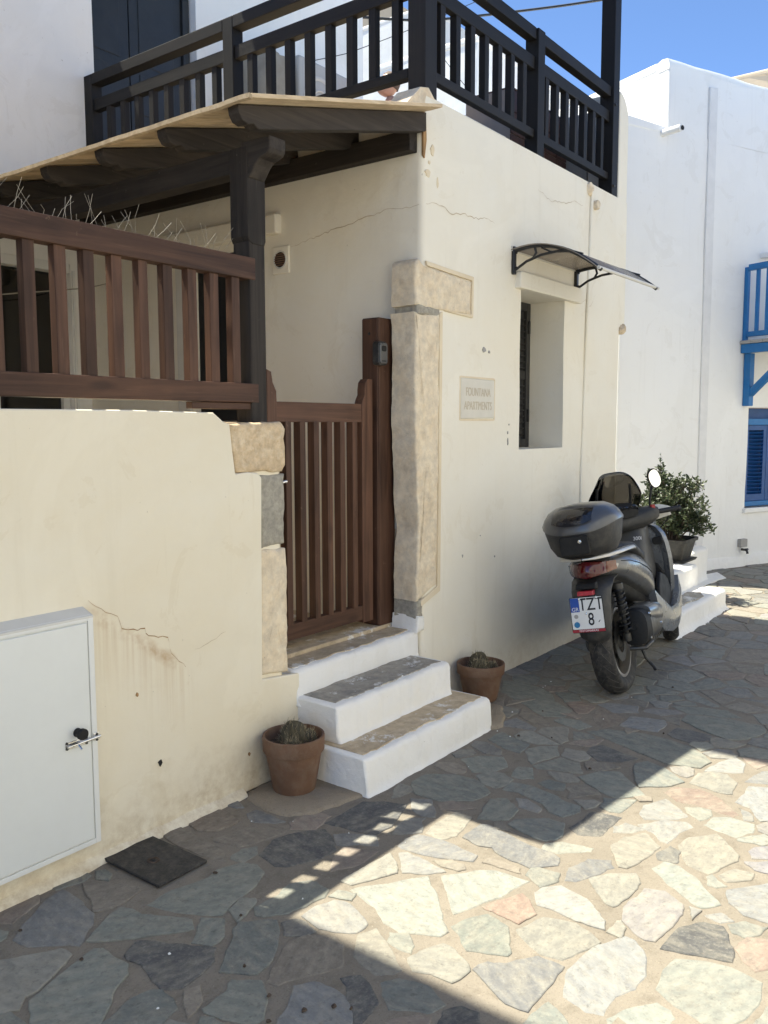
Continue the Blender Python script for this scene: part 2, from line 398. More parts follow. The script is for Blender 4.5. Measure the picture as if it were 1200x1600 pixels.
def text_mesh(name, body, size, mat, parent, mtx, depth=0.0006, sx=1.0, bold=0.0):
    cu = bpy.data.curves.new(name, 'FONT'); cu.body = body; cu.size = size; cu.extrude = depth; cu.align_x = 'CENTER'; cu.align_y = 'CENTER'
    cu.offset = bold
    tmp = bpy.data.objects.new(name+'_tmp', cu); COL.objects.link(tmp)
    bpy.context.view_layer.update()
    me = bpy.data.meshes.new_from_object(tmp.evaluated_get(bpy.context.evaluated_depsgraph_get()))
    bpy.data.objects.remove(tmp)
    me.transform(Matrix.Diagonal((sx, 1, 1, 1))); me.transform(mtx)
    me.materials.clear(); me.materials.append(M[mat])
    ob = bpy.data.objects.new(name, me); COL.objects.link(ob); ob.parent = parent; return ob
random.seed(7)
STONES = [
 ('b', [(-2.548,-0.211), (-2.469,-0.141), (-2.35,-0.078), (-2.288,-0.076), (-2.29,-0.191), (-2.318,-0.282), (-2.36,-0.331), (-2.442,-0.394), (-2.484,-0.33), (-2.537,-0.274)]),
 ('t', [(-2.226,-0.088), (-2.186,-0.113), (-2.12,-0.259), (-2.129,-0.289), (-2.22,-0.307), (-2.254,-0.301), (-2.299,-0.273), (-2.269,-0.215), (-2.246,-0.145)]),
 ('g', [(-2.415,-0.402), (-2.358,-0.363), (-2.236,-0.318), (-2.218,-0.355), (-2.22,-0.409), (-2.139,-0.567), (-2.172,-0.612), (-2.192,-0.598), (-2.276,-0.531)]),
 ('c', [(-2.656,-0.268), (-2.631,-0.276), (-2.574,-0.312), (-2.487,-0.368), (-2.485,-0.417), (-2.542,-0.446), (-2.638,-0.487), (-2.679,-0.49), (-2.719,-0.526), (-2.753,-0.497), (-2.767,-0.472)]),
 ('g', [(-2.741,-0.634), (-2.671,-0.513), (-2.584,-0.489), (-2.425,-0.451), (-2.41,-0.471), (-2.418,-0.547), (-2.41,-0.597), (-2.44,-0.631), (-2.525,-0.673), (-2.546,-0.702), (-2.639,-0.77)]),
 ('g', [(-2.641,-0.766), (-2.522,-0.734), (-2.444,-0.747), (-2.425,-0.766), (-2.433,-0.831), (-2.452,-0.871), (-2.526,-0.879), (-2.566,-0.877)]),
 ('d', [(-2.386,-0.55), (-2.32,-0.524), (-2.292,-0.567), (-2.234,-0.678), (-2.2,-0.745), (-2.248,-0.787), (-2.308,-0.808), (-2.352,-0.808), (-2.387,-0.809), (-2.42,-0.765), (-2.419,-0.718), (-2.396,-0.676), (-2.384,-0.631), (-2.392,-0.573)]),
 ('g', [(-2.561,-0.093), (-2.547,-0.126), (-2.538,-0.152), (-2.554,-0.175), (-2.575,-0.175), (-2.601,-0.167)]),
 ('g', [(-2.173,-0.377), (-2.062,-0.377), (-1.932,-0.41), (-1.875,-0.397), (-1.785,-0.442), (-1.769,-0.478), (-1.787,-0.545), (-1.866,-0.584), (-2.004,-0.603), (-2.062,-0.626), (-2.096,-0.58), (-2.145,-0.478)]),
 ('g', [(-2.222,-0.668), (-2.114,-0.585), (-2.072,-0.649), (-2.136,-0.719), (-2.204,-0.725), (-2.208,-0.693)]),
 ('g', [(-2.092,-0.719), (-2.058,-0.698), (-1.98,-0.794), (-2.056,-0.868), (-2.135,-0.925), (-2.213,-0.936), (-2.267,-0.838), (-2.194,-0.793), (-2.122,-0.751)]),
 ('t', [(-2.214,-0.983), (-2.124,-0.94), (-2.029,-0.904), (-1.98,-0.927), (-1.932,-1.005), (-1.952,-1.048), (-1.993,-1.088), (-2.041,-1.115), (-2.114,-1.073), (-2.208,-1.015)]),
 ('g', [(-2.407,-0.931), (-2.325,-0.929), (-2.275,-0.901), (-2.222,-0.972), (-2.279,-1.047), (-2.343,-1.092), (-2.372,-1.085), (-2.397,-1.02), (-2.412,-0.947)]),
 ('g', [(-2.481,-0.981), (-2.43,-0.954), (-2.412,-0.973), (-2.415,-1.027), (-2.43,-1.048)]),
 ('w', [(-2.316,-1.129), (-2.244,-1.105), (-2.188,-1.065), (-2.139,-1.095), (-2.125,-1.15), (-2.132,-1.209), (-2.171,-1.258), (-2.241,-1.31), (-2.351,-1.163)]),
 ('d', [(-2.079,-1.151), (-2.036,-1.184), (-2.047,-1.229), (-2.1,-1.298), (-2.139,-1.311), (-2.187,-1.311), (-2.204,-1.299), (-2.156,-1.255), (-2.111,-1.192)]),
 ('g', [(-1.997,-0.714), (-1.962,-0.678), (-1.864,-0.69), (-1.799,-0.673), (-1.727,-0.713), (-1.733,-0.804), (-1.779,-0.824), (-1.922,-0.789), (-1.988,-0.743)]),
 ('w', [(-1.913,-0.845), (-1.853,-0.84), (-1.781,-0.863), (-1.763,-0.904), (-1.79,-0.988), (-1.819,-1.04), (-1.879,-1.04), (-1.919,-0.994), (-1.923,-0.93)]),
 ('c', [(-1.976,-1.113), (-1.872,-1.054), (-1.823,-1.078), (-1.891,-1.195), (-1.94,-1.264), (-1.969,-1.261), (-2.009,-1.222)]),
 ('g', [(-2.021,-1.257), (-1.974,-1.287), (-1.953,-1.363), (-2,-1.452), (-2.05,-1.429), (-2.106,-1.34), (-2.067,-1.288)]),
 ('d', [(-2.096,-1.494), (-2.012,-1.468), (-1.969,-1.494), (-1.966,-1.542), (-2.03,-1.59)]),
 ('G', [(-1.689,-0.869), (-1.459,-1.028), (-1.541,-1.123), (-1.698,-1.264), (-1.73,-1.261), (-1.794,-1.158), (-1.777,-1.082), (-1.726,-1.006)]),
 ('G', [(-1.428,-1.07), (-1.33,-1.149), (-1.281,-1.207), (-1.271,-1.33), (-1.423,-1.301), (-1.605,-1.231), (-1.527,-1.161)]),
 ('p', [(-1.506,-1.287), (-1.356,-1.356), (-1.38,-1.391), (-1.445,-1.448), (-1.523,-1.428), (-1.514,-1.34)]),
 ('g', [(-1.665,-1.268), (-1.61,-1.282), (-1.541,-1.32), (-1.559,-1.41), (-1.679,-1.481), (-1.694,-1.481), (-1.744,-1.368), (-1.705,-1.323)]),
 ('c', [(-1.554,-1.444), (-1.488,-1.467), (-1.44,-1.477), (-1.408,-1.574), (-1.461,-1.677), (-1.545,-1.647), (-1.615,-1.622), (-1.621,-1.557), (-1.608,-1.509)]),
 ('w', [(-1.332,-1.389), (-1.276,-1.395), (-1.232,-1.446), (-1.248,-1.501), (-1.271,-1.57), (-1.341,-1.646), (-1.386,-1.663), (-1.398,-1.57), (-1.383,-1.472), (-1.387,-1.427)]),
 ('b', [(-1.81,-1.436), (-1.755,-1.445), (-1.731,-1.497), (-1.646,-1.559), (-1.643,-1.646), (-1.736,-1.645), (-1.881,-1.645), (-1.886,-1.583), (-1.84,-1.494)]),
 ('c', [(-1.883,-1.248), (-1.762,-1.289), (-1.759,-1.334), (-1.8,-1.411), (-1.826,-1.427), (-1.904,-1.421), (-1.906,-1.345), (-1.925,-1.295)]),
 ('g', [(-1.932,-1.662), (-1.814,-1.674), (-1.829,-1.715), (-1.878,-1.785), (-1.97,-1.672)]),
 ('w', [(-1.765,-1.699), (-1.652,-1.66), (-1.574,-1.661), (-1.476,-1.684), (-1.38,-1.728), (-1.385,-1.761), (-1.439,-1.815), (-1.535,-1.851), (-1.61,-1.847), (-1.682,-1.819), (-1.774,-1.82), (-1.79,-1.777)]),
 ('m', [(-1.235,-1.667), (-1.073,-1.683), (-1.054,-1.743), (-1.099,-1.815), (-1.158,-1.832), (-1.243,-1.824), (-1.352,-1.816), (-1.366,-1.791), (-1.34,-1.74), (-1.306,-1.695)]),
 ('d', [(-1.38,-1.841), (-1.234,-1.852), (-1.161,-1.905), (-1.147,-1.961), (-1.196,-1.989), (-1.288,-2.03), (-1.323,-2.035), (-1.345,-1.96)]),
 ('G', [(-1.576,-1.894), (-1.479,-1.89), (-1.409,-1.895), (-1.365,-1.966), (-1.353,-2.046), (-1.372,-2.13), (-1.449,-2.145), (-1.536,-2.137), (-1.613,-2.108), (-1.638,-2.044), (-1.617,-1.964)]),
 ('G', [(-1.783,-1.829), (-1.713,-1.869), (-1.632,-1.916), (-1.642,-1.964), (-1.67,-1.98), (-1.715,-1.971), (-1.819,-1.853)]),
 ('w', [(-0.915,-1.912), (-0.794,-2.013), (-0.878,-2.063), (-1.041,-2.095), (-1.042,-2.071), (-1.045,-1.998), (-0.995,-1.939)]),
 ('p', [(-1.242,-2.025), (-1.166,-2.043), (-1.124,-2.113), (-1.269,-2.146), (-1.332,-2.099), (-1.294,-2.062)]),
 ('w', [(-1.111,-1.895), (-1.068,-1.928), (-1.094,-1.978), (-1.13,-1.946)]),
 ('G', [(-0.923,-1.649), (-0.843,-1.671), (-0.852,-1.72), (-0.901,-1.804), (-0.954,-1.847), (-1.022,-1.915), (-1.08,-1.87), (-1.064,-1.833), (-0.996,-1.734)]),
 ('c', [(-1.128,-1.5), (-1.051,-1.552), (-0.999,-1.614), (-1.049,-1.649), (-1.148,-1.655), (-1.252,-1.64), (-1.246,-1.616), (-1.179,-1.546)]),
 ('c', [(-0.852,-1.465), (-0.76,-1.479), (-0.673,-1.53), (-0.751,-1.62), (-0.867,-1.607), (-0.98,-1.572), (-0.987,-1.544)]),
 ('w', [(-0.622,-1.484), (-0.517,-1.558), (-0.478,-1.629), (-0.517,-1.67), (-0.591,-1.64), (-0.705,-1.629), (-0.701,-1.603), (-0.66,-1.569)]),
 ('c', [(-0.697,-1.672), (-0.612,-1.678), (-0.518,-1.76), (-0.563,-1.809), (-0.64,-1.871), (-0.681,-1.876), (-0.846,-1.827), (-0.826,-1.741)]),
 ('G', [(-0.465,-1.695), (-0.376,-1.707), (-0.33,-1.757), (-0.346,-1.854), (-0.418,-1.872), (-0.5,-1.828), (-0.487,-1.757)]),
 ('p', [(-0.256,-1.468), (-0.172,-1.482), (-0.13,-1.58), (-0.181,-1.677), (-0.291,-1.784), (-0.329,-1.769), (-0.301,-1.646), (-0.311,-1.542)]),
 ('w', [(-0.52,-1.453), (-0.435,-1.441), (-0.32,-1.49), (-0.377,-1.57), (-0.431,-1.621), (-0.481,-1.598), (-0.566,-1.483)]),
 ('c', [(-0.087,-1.525), (0.039,-1.514), (0.111,-1.565), (0.103,-1.631), (0.035,-1.688), (-0.102,-1.701), (-0.114,-1.658), (-0.096,-1.57)]),
 ('w', [(-0.069,-1.746), (0.035,-1.746), (0.064,-1.813), (0.001,-1.866), (-0.255,-1.905), (-0.301,-1.867), (-0.201,-1.805), (-0.173,-1.74)]),
 ('b', [(0.066,-1.715), (0.234,-1.745), (0.279,-1.79), (0.117,-1.827)]),
 ('m', [(-0.588,-1.9), (-0.533,-1.912), (-0.493,-1.965), (-0.584,-1.986), (-0.634,-1.92)]),
 ('m', [(-0.678,-1.909), (-0.623,-1.973), (-0.706,-2.014), (-0.718,-1.952)]),
 ('c', [(-0.831,-1.856), (-0.747,-1.893), (-0.745,-1.953), (-0.792,-1.954), (-0.856,-1.895)]),
 ('w', [(0.085,-1.529), (0.237,-1.558), (0.344,-1.602), (0.289,-1.661), (0.171,-1.677), (0.136,-1.63)]),
 ('g', [(-0.02,-1.246), (0.038,-1.274), (0.007,-1.377), (-0.091,-1.491), (-0.172,-1.468), (-0.265,-1.357), (-0.202,-1.311)]),
 ('g', [(-0.32,-1.093), (-0.212,-1.147), (-0.159,-1.218), (-0.282,-1.349), (-0.342,-1.407), (-0.432,-1.314), (-0.411,-1.232)]),
 ('d', [(-0.807,-1.278), (-0.627,-1.289), (-0.601,-1.403), (-0.685,-1.404), (-0.808,-1.394), (-0.842,-1.33)]),
 ('g', [(-0.562,-1.296), (-0.468,-1.278), (-0.402,-1.394), (-0.56,-1.386), (-0.581,-1.346)]),
 ('b', [(-1.135,-0.978), (-0.998,-0.98), (-0.979,-1.006), (-1,-1.047), (-1.026,-1.168), (-1.043,-1.311), (-1.058,-1.351), (-1.108,-1.362), (-1.18,-1.296), (-1.175,-1.215), (-1.158,-1.137), (-1.133,-1.109), (-1.151,-1.064)]),
 ('g', [(-0.957,-0.941), (-0.771,-0.886), (-0.726,-0.946), (-0.794,-1.036), (-0.899,-1.042), (-0.936,-1.004)]),
 ('g', [(-0.933,-1.068), (-0.876,-1.073), (-0.791,-1.167), (-0.789,-1.237), (-0.877,-1.278), (-0.935,-1.279), (-0.97,-1.242), (-0.96,-1.168)]),
 ('g', [(-0.652,-0.881), (-0.566,-0.882), (-0.541,-0.973), (-0.571,-1.073), (-0.603,-1.163), (-0.61,-1.232), (-0.656,-1.245), (-0.737,-1.212), (-0.728,-1.15), (-0.678,-1.089), (-0.664,-1.029), (-0.639,-0.954)]),
 ('g', [(-0.495,-0.977), (-0.432,-0.989), (-0.428,-1.081), (-0.5,-1.099), (-0.518,-1.047)]),
 ('g', [(-0.503,-0.848), (-0.391,-0.812), (-0.355,-0.876), (-0.468,-0.939), (-0.497,-0.885)]),
 ('g', [(-0.834,-0.516), (-0.714,-0.522), (-0.641,-0.632), (-0.637,-0.758), (-0.708,-0.856), (-0.826,-0.839), (-0.916,-0.718), (-0.92,-0.605)]),
 ('g', [(-0.46,-0.555), (-0.375,-0.603), (-0.323,-0.706), (-0.418,-0.776), (-0.529,-0.737), (-0.565,-0.673)]),
 ('b', [(-1.184,-1.43), (-1.102,-1.41), (-1,-1.439), (-0.96,-1.503), (-1.003,-1.533), (-1.073,-1.514), (-1.17,-1.466)]),
 ('b', [(-1.337,-0.814), (-1.277,-0.809), (-1.215,-0.826), (-1.203,-0.952), (-1.222,-1.092), (-1.274,-1.102), (-1.307,-1.019), (-1.34,-0.934), (-1.347,-0.843)]),
 ('t', [(-1.256,-1.136), (-1.209,-1.139), (-1.209,-1.266), (-1.239,-1.282)]),
 ('c', [(-1.189,-0.839), (-1.094,-0.828), (-0.962,-0.836), (-0.966,-0.916), (-1.14,-0.949), (-1.196,-0.918)]),
 ('w', [(-1.387,-0.85), (-1.365,-0.871), (-1.376,-0.966), (-1.391,-1.06), (-1.446,-1.014), (-1.49,-0.946)]),
 ('c', [(-1.666,-0.802), (-1.472,-0.817), (-1.409,-0.822), (-1.476,-0.908), (-1.499,-0.925), (-1.575,-0.896), (-1.663,-0.851)]),
 ('d', [(-1.361,-0.471), (-1.12,-0.47), (-1.061,-0.536), (-1.031,-0.641), (-1.125,-0.667), (-1.228,-0.695), (-1.32,-0.685), (-1.347,-0.593)]),
 ('d', [(-1.706,-0.444), (-1.597,-0.398), (-1.526,-0.415), (-1.456,-0.454), (-1.403,-0.507), (-1.451,-0.576), (-1.508,-0.644), (-1.591,-0.639), (-1.703,-0.582), (-1.731,-0.545)]),
 ('t', [(-1.736,-0.216), (-1.638,-0.227), (-1.56,-0.255), (-1.503,-0.315), (-1.49,-0.372), (-1.525,-0.389), (-1.592,-0.376), (-1.71,-0.34)]),
 ('t', [(-1.679,0.027), (-1.547,-0.014), (-1.528,-0.052), (-1.558,-0.17), (-1.621,-0.181), (-1.687,-0.161), (-1.716,-0.099)]),
 ('t', [(-1.82,0.006), (-1.738,-0), (-1.752,-0.151), (-1.761,-0.289), (-1.809,-0.376), (-1.842,-0.273), (-1.839,-0.142)]),
 ('b', [(-1.496,0.033), (-1.427,0.048), (-1.437,-0.051), (-1.451,-0.1), (-1.481,-0.059)]),
 ('b', [(-1.493,-0.149), (-1.443,-0.154), (-1.451,-0.327), (-1.492,-0.295), (-1.528,-0.222)]),
 ('g', [(-2.144,-0.052), (-2.117,-0.07), (-2.127,-0.113), (-2.16,-0.141), (-2.177,-0.1)]),
 ('g', [(0.573,-0.192), (0.784,-0.088), (0.806,-0.189), (0.786,-0.346), (0.705,-0.456), (0.6,-0.524), (0.503,-0.67), (0.383,-0.694), (0.333,-0.59), (0.378,-0.502), (0.451,-0.404)]),
 ('t', [(0.379,-0.434), (0.333,-0.525), (0.249,-0.664), (0.195,-0.682), (0.205,-0.591), (0.249,-0.478)]),
 ('b', [(0.09,-0.451), (0.212,-0.482), (0.133,-0.64), (0.091,-0.65), (0.076,-0.563), (0.057,-0.486)]),
 ('g', [(-0.065,-0.523), (-0.026,-0.532), (-0.071,-0.627), (-0.093,-0.722), (-0.228,-0.749), (-0.217,-0.661), (-0.169,-0.527)]),
 ('g', [(0.766,-0.453), (0.818,-0.566), (0.713,-0.635), (0.633,-0.576)]),
 ('p', [(0.615,-0.593), (0.683,-0.644), (0.649,-0.75), (0.525,-0.768), (0.473,-0.724)]),
 ('g', [(0.298,-0.671), (0.364,-0.687), (0.375,-0.791), (0.327,-0.866), (0.242,-0.836), (0.265,-0.749)]),
 ('d', [(-0.021,-0.997), (0.052,-0.993), (0.118,-1.021), (0.076,-1.128), (0.056,-1.23), (-0.026,-1.189), (-0.094,-1.084)]),
 ('t', [(0.495,-0.808), (0.656,-0.779), (0.615,-0.859), (0.564,-0.956), (0.418,-0.955), (0.346,-0.925), (0.402,-0.864)]),
 ('b', [(0.695,-0.754), (0.757,-0.784), (0.793,-0.944), (0.689,-0.988), (0.607,-0.878)]),
 ('w', [(0.431,-0.986), (0.613,-0.982), (0.631,-1.043), (0.654,-1.145), (0.6,-1.178), (0.461,-1.177), (0.437,-1.079)]),
 ('g', [(0.244,-0.874), (0.35,-0.953), (0.393,-1.137), (0.388,-1.239), (0.352,-1.383), (0.273,-1.473), (0.21,-1.522), (0.11,-1.504), (0.063,-1.364), (0.129,-1.196), (0.199,-1.016)]),
 ('g', [(0.714,-1.226), (0.818,-1.222), (0.882,-1.417), (0.88,-1.589), (0.79,-1.637), (0.628,-1.579), (0.571,-1.503), (0.628,-1.352)]),
 ('d', [(0.461,-1.226), (0.583,-1.241), (0.59,-1.308), (0.573,-1.416), (0.514,-1.427), (0.415,-1.364), (0.428,-1.279)]),
 ('g', [(0.92,-1.099), (0.996,-1.24), (1.037,-1.411), (0.976,-1.525), (0.909,-1.41), (0.845,-1.213)]),
]

# ================================================================ ground and paving
g = MB(); xs = [-300, -12, 12, 300]
for i in range(3):
    for j in range(3):
        if i == 1 and j == 1: continue
        g.add([(xs[i],xs[j],0),(xs[i+1],xs[j],0),(xs[i+1],xs[j+1],0),(xs[i],xs[j+1],0)], [(0,1,2,3)])
N = 240; c0 = len(g.v)
gx = [-12+24*i/N for i in range(N+1)]
for y in gx:
    for x in gx:
        e = min(1.0, (12-max(abs(x), abs(y)))/2.0)
        g.v.append((x, y, e*(0.0035*noise.noise((x*1.7, y*1.7, 3.3))+0.002*noise.noise((x*6.5, y*6.5, 1.3))-0.0006)))
for j in range(N):
    for i in range(N):
        a = c0+j*(N+1)+i; g.f.append((a, a+1, a+N+2, a+N+1))
ground = struct(g.build('ground', 'joint_mortar', smooth=175))

PALETTE = {'g': [(0.204,0.212,0.186), (0.228,0.235,0.203), (0.183,0.193,0.175)], 'G': [(0.223,0.233,0.208), (0.242,0.247,0.219)],
           'b': [(0.176,0.175,0.172), (0.200,0.199,0.193)], 'd': [(0.100,0.099,0.098), (0.117,0.116,0.113)],
           'c': [(0.251,0.235,0.198), (0.233,0.224,0.195)], 'w': [(0.246,0.242,0.227), (0.230,0.231,0.225)],
           't': [(0.230,0.189,0.149), (0.209,0.181,0.147)], 'p': [(0.244,0.179,0.144), (0.230,0.175,0.144)], 'm': [(0.226,0.212,0.201), (0.233,0.223,0.228)]}
def poly_area(p): return 0.5*sum(p[i][0]*p[(i+1) % len(p)][1]-p[(i+1) % len(p)][0]*p[i][1] for i in range(len(p)))
def resample(p, n):
    L = [math.dist(p[i], p[(i+1) % len(p)]) for i in range(len(p))]; T = sum(L); out = []; acc = 0; i = 0
    for k in range(n):
        t = T*k/n
        while acc+L[i] < t: acc += L[i]; i += 1
        f = (t-acc)/L[i] if L[i] else 0; a = p[i]; b = p[(i+1) % len(p)]
        out.append((a[0]+(b[0]-a[0])*f, a[1]+(b[1]-a[1])*f))
    return out
def rough_outline(p, seed, amp=0.006, n=None):
    per = sum(math.dist(p[i], p[(i+1) % len(p)]) for i in range(len(p)))
    n = n or max(12, min(26, int(per/0.032)))
    # keep the real corners, add points between them
    q = []
    for i in range(len(p)):
        a = p[i]; b = p[(i+1) % len(p)]; k = max(1, round(math.dist(a, b)/per*n))
        for t in range(k): q.append((a[0]+(b[0]-a[0])*t/k, a[1]+(b[1]-a[1])*t/k))
    out = []
    for x, y in q:
        d = noise.noise_vector((x*14+seed, y*14-seed, seed*2.1)); e = noise.noise_vector((x*45+seed, y*45, seed))
        out.append((x+d.x*amp+e.x*amp*0.55, y+d.y*amp+e.y*amp*0.55))
    return out
def inset(p, d):
    n = len(p); out = []; s = 1 if poly_area(p) > 0 else -1
    for i in range(n):
        a = Vector(p[i-1]); b = Vector(p[i]); c = Vector(p[(i+1) % n])
        t = (c-a); 
        if t.length < 1e-6: out.append(p[i]); continue
        t.normalize(); nrm = Vector((-t.y, t.x))*s
        out.append((b.x+nrm.x*d, b.y+nrm.y*d))
    return out
def stone_mesh(mb, p, h, seed):
    if poly_area(p) < 0: p = p[::-1]
    n = len(p); tx = random.uniform(-1, 1)*0.006; ty = random.uniform(-1, 1)*0.006
    cx = sum(q[0] for q in p)/n; cy = sum(q[1] for q in p)/n
    top = inset(p, 0.004); o = len(mb.v)
    mb.v += [(x, y, -0.006) for x, y in p] + [(x, y, h-0.0022+tx*(x-cx)+ty*(y-cy)) for x, y in inset(p, 0.0008)] + [(x, y, h+tx*(x-cx)+ty*(y-cy)) for x, y in top]
    for k in (0, n):
        for i in range(n): mb.f.append((o+k+i, o+k+(i+1) % n, o+k+n+(i+1) % n, o+k+n+i))
    mb.f.append(tuple(o+2*n+i for i in range(n)))
    return (cx, cy)
random.seed(11)
KEEP = [(-1.1, 0.05, -0.48, 0.6), (-2.09, -1.86, -0.34, 0.3)]        # under steps and the cover plate
def place_stone(p, kind, k):
    h = random.uniform(0.0012, 0.0038); mb = MB(); cx, cy = stone_mesh(mb, p, h, k)
    o = mb.build('paving_stone', 'paving_stone', loc=(cx, cy, 0.0)); o.parent = ground
    c = random.choice(PALETTE[kind]); f = random.uniform(0.9, 1.1)
    if k >= 500: c = tuple(0.66*a+0.34*b for a, b in zip(c, (0.245, 0.234, 0.202)))
    o.color = (c[0]*f, c[1]*f, c[2]*f, 1)
    return o
blk = []; nst = 0
for k, (kind, p) in enumerate(STONES):
    q = inset(rough_outline(p if poly_area(p) > 0 else p[::-1], k*3.7, 0.009, 34), -0.005); place_stone(q, kind, k); nst += 1
    blk += resample(p, 22); blk.append((sum(a for a, b in p)/len(p), sum(b for a, b in p)/len(p)))
def inside(p, x, y):
    c = False; n = len(p)
    for i in range(n):
        (x1, y1), (x2, y2) = p[i], p[(i+1) % n]
        if (y1 > y) != (y2 > y) and x < (x2-x1)*(y-y1)/(y2-y1)+x1: c = not c
    return c
fwd2 = fwd.normalized()
def in_view(x, y):
    q = Vector((x, y, 0))-cam.matrix_world.translation
    d = q.dot(fwd)
    if d < 0.3: return False
    return abs(q.dot(r2)/d) < 0.47 and abs(q.dot(d2)/d) < 0.62
STEPPOLY = [(-1.1,-0.47),(0.0,-0.47),(0.0,0.4),(-1.1,0.4)]
PATCH = [(-1.37,0.03),(-1.42,-0.13),(-1.42,-0.31),(-1.25,-0.40),(-1.07,-0.44),(-1.07,0.03)]
COVER = [(-2.085,0.01),(-1.865,0.01),(-1.865,-0.335),(-2.085,-0.335)]
for P_ in (PATCH, COVER): blk += resample(P_, 40)
blk += [(-1.1+0.05*i, -0.47) for i in range(23)] + [(0.02, -0.47+0.05*i) for i in range(10)]
sites = []; gridb = {}
def key(x, y): return (int(math.floor(x/0.5)), int(math.floor(y/0.5)))
for b in blk: gridb.setdefault(key(*b), []).append(b)
def near(gd, x, y, r=1):
    kx, ky = key(x, y)
    for i in range(-r, r+1):
        for j in range(-r, r+1):
            for b in gd.get((kx+i, ky+j), ()): yield b
gs = {}
tries = 0
polys = [p for _, p in STONES]+[STEPPOLY, PATCH, COVER]
boxes = [(min(a for a, b in p), max(a for a, b in p), min(b for a, b in p), max(b for a, b in p)) for p in polys]
while tries < 26000:
    tries += 1
    x = random.uniform(-5.5, 9.5); y = random.uniform(-4.8, 2.0)
    if y > 0.03 and x < 2.75: continue
    if y > 0.131-0.43*(x-5.827)+0.05: continue
    rr = 0.12 if x < 1.2 else 0.19
    rr *= random.uniform(0.75, 1.35)
    if any(math.dist((x, y), s) < rr for s in near(gs, x, y)): continue
    if any(math.dist((x, y), s) < 0.032 for s in near(gridb, x, y)): continue
    if any(bx[0] <= x <= bx[1] and bx[2] <= y <= bx[3] and inside(p, x, y) for p, bx in zip(polys, boxes)): continue
    sites.append((x, y)); gs.setdefault(key(x, y), []).append((x, y))
def clip(poly, px, py, nx, ny):
    out = []
    for i in range(len(poly)):
        a = poly[i]; b = poly[(i+1) % len(poly)]
        da = (a[0]-px)*nx+(a[1]-py)*ny; db = (b[0]-px)*nx+(b[1]-py)*ny
        if da <= 0: out.append(a)
        if (da < 0) != (db < 0) and abs(da-db) > 1e-12:
            t = da/(da-db); out.append((a[0]+(b[0]-a[0])*t, a[1]+(b[1]-a[1])*t))
    return out
cells = []
for (x, y) in sites:
    poly = [(x-0.42, y-0.42), (x+0.42, y-0.42), (x+0.42, y+0.42), (x-0.42, y+0.42)]
    gap = random.uniform(0.005, 0.013)
    lim = [((s[0]-x, s[1]-y), 0.5) for s in near(gs, x, y, 2) if s != (x, y)] + [((s[0]-x, s[1]-y), 0.93) for s in near(gridb, x, y, 2)]
    if x < 2.75: lim.append(((0, 0.012-y), 1.0))
    else:
        t = (x-5.827)*0.919-(y-0.131)*0.394; fx = 5.827+0.919*t; fy = 0.131-0.394*t; lim.append(((fx-x, fy-y), 0.98))
    lim.sort(key=lambda l: l[0][0]**2+l[0][1]**2)
    for (dx, dy), f in lim:
        d = math.hypot(dx, dy)
        if d < 1e-6 or d > 0.9: continue
        poly = clip(poly, x+dx*f-dx/d*gap, y+dy*f-dy/d*gap, dx/d, dy/d)
        if len(poly) < 3: break
    if len(poly) < 3 or abs(poly_area(poly)) < 0.0012: continue
    # nudge corners so the outlines do not read as tidy cells
    poly = [(a+random.uniform(-1, 1)*0.012, b+random.uniform(-1, 1)*0.012) for a, b in poly]
    keepc = [poly[0]]
    for q in poly[1:]:
        if math.dist(q, keepc[-1]) > 0.03: keepc.append(q)
    if len(keepc) < 3: continue
    cells.append((x, y, keepc))
vis = [c for c in cells if in_view(c[0], c[1])]
vis.sort(key=lambda c: -abs(poly_area(c[2]))/((c[0]+3.88)**2+(c[1]+2.67)**2)**1.5)
ind = vis[:max(0, 298-nst)]; ids = set(id(c) for c in ind)
KW = 'gggggbbcctttGdmwp'
for k, c in enumerate(ind):
    kind = random.choice(KW if c[1] > -1.9 else 'gGGccwwbbtmp')
    place_stone(rough_outline(c[2], 500+k*2.3, 0.010, n=22), kind, 500+k)
random.seed(5)
rest = {}
for k, c in enumerate([c for c in cells if id(c) not in ids]):
    kind = random.choice(KW); mb = rest.setdefault(kind, MB())
    stone_mesh(mb, rough_outline(c[2], 900+k*1.9, n=12), random.uniform(0.004, 0.007), k)
for kind, mb in rest.items():
    o = mb.build('paving_stones', 'paving_stone'); o.parent = ground; o['kind'] = 'stuff'; c = tuple(0.66*a+0.34*b for a, b in zip(PALETTE[kind][0], (0.245, 0.234, 0.202))); o.color = c+(1,)

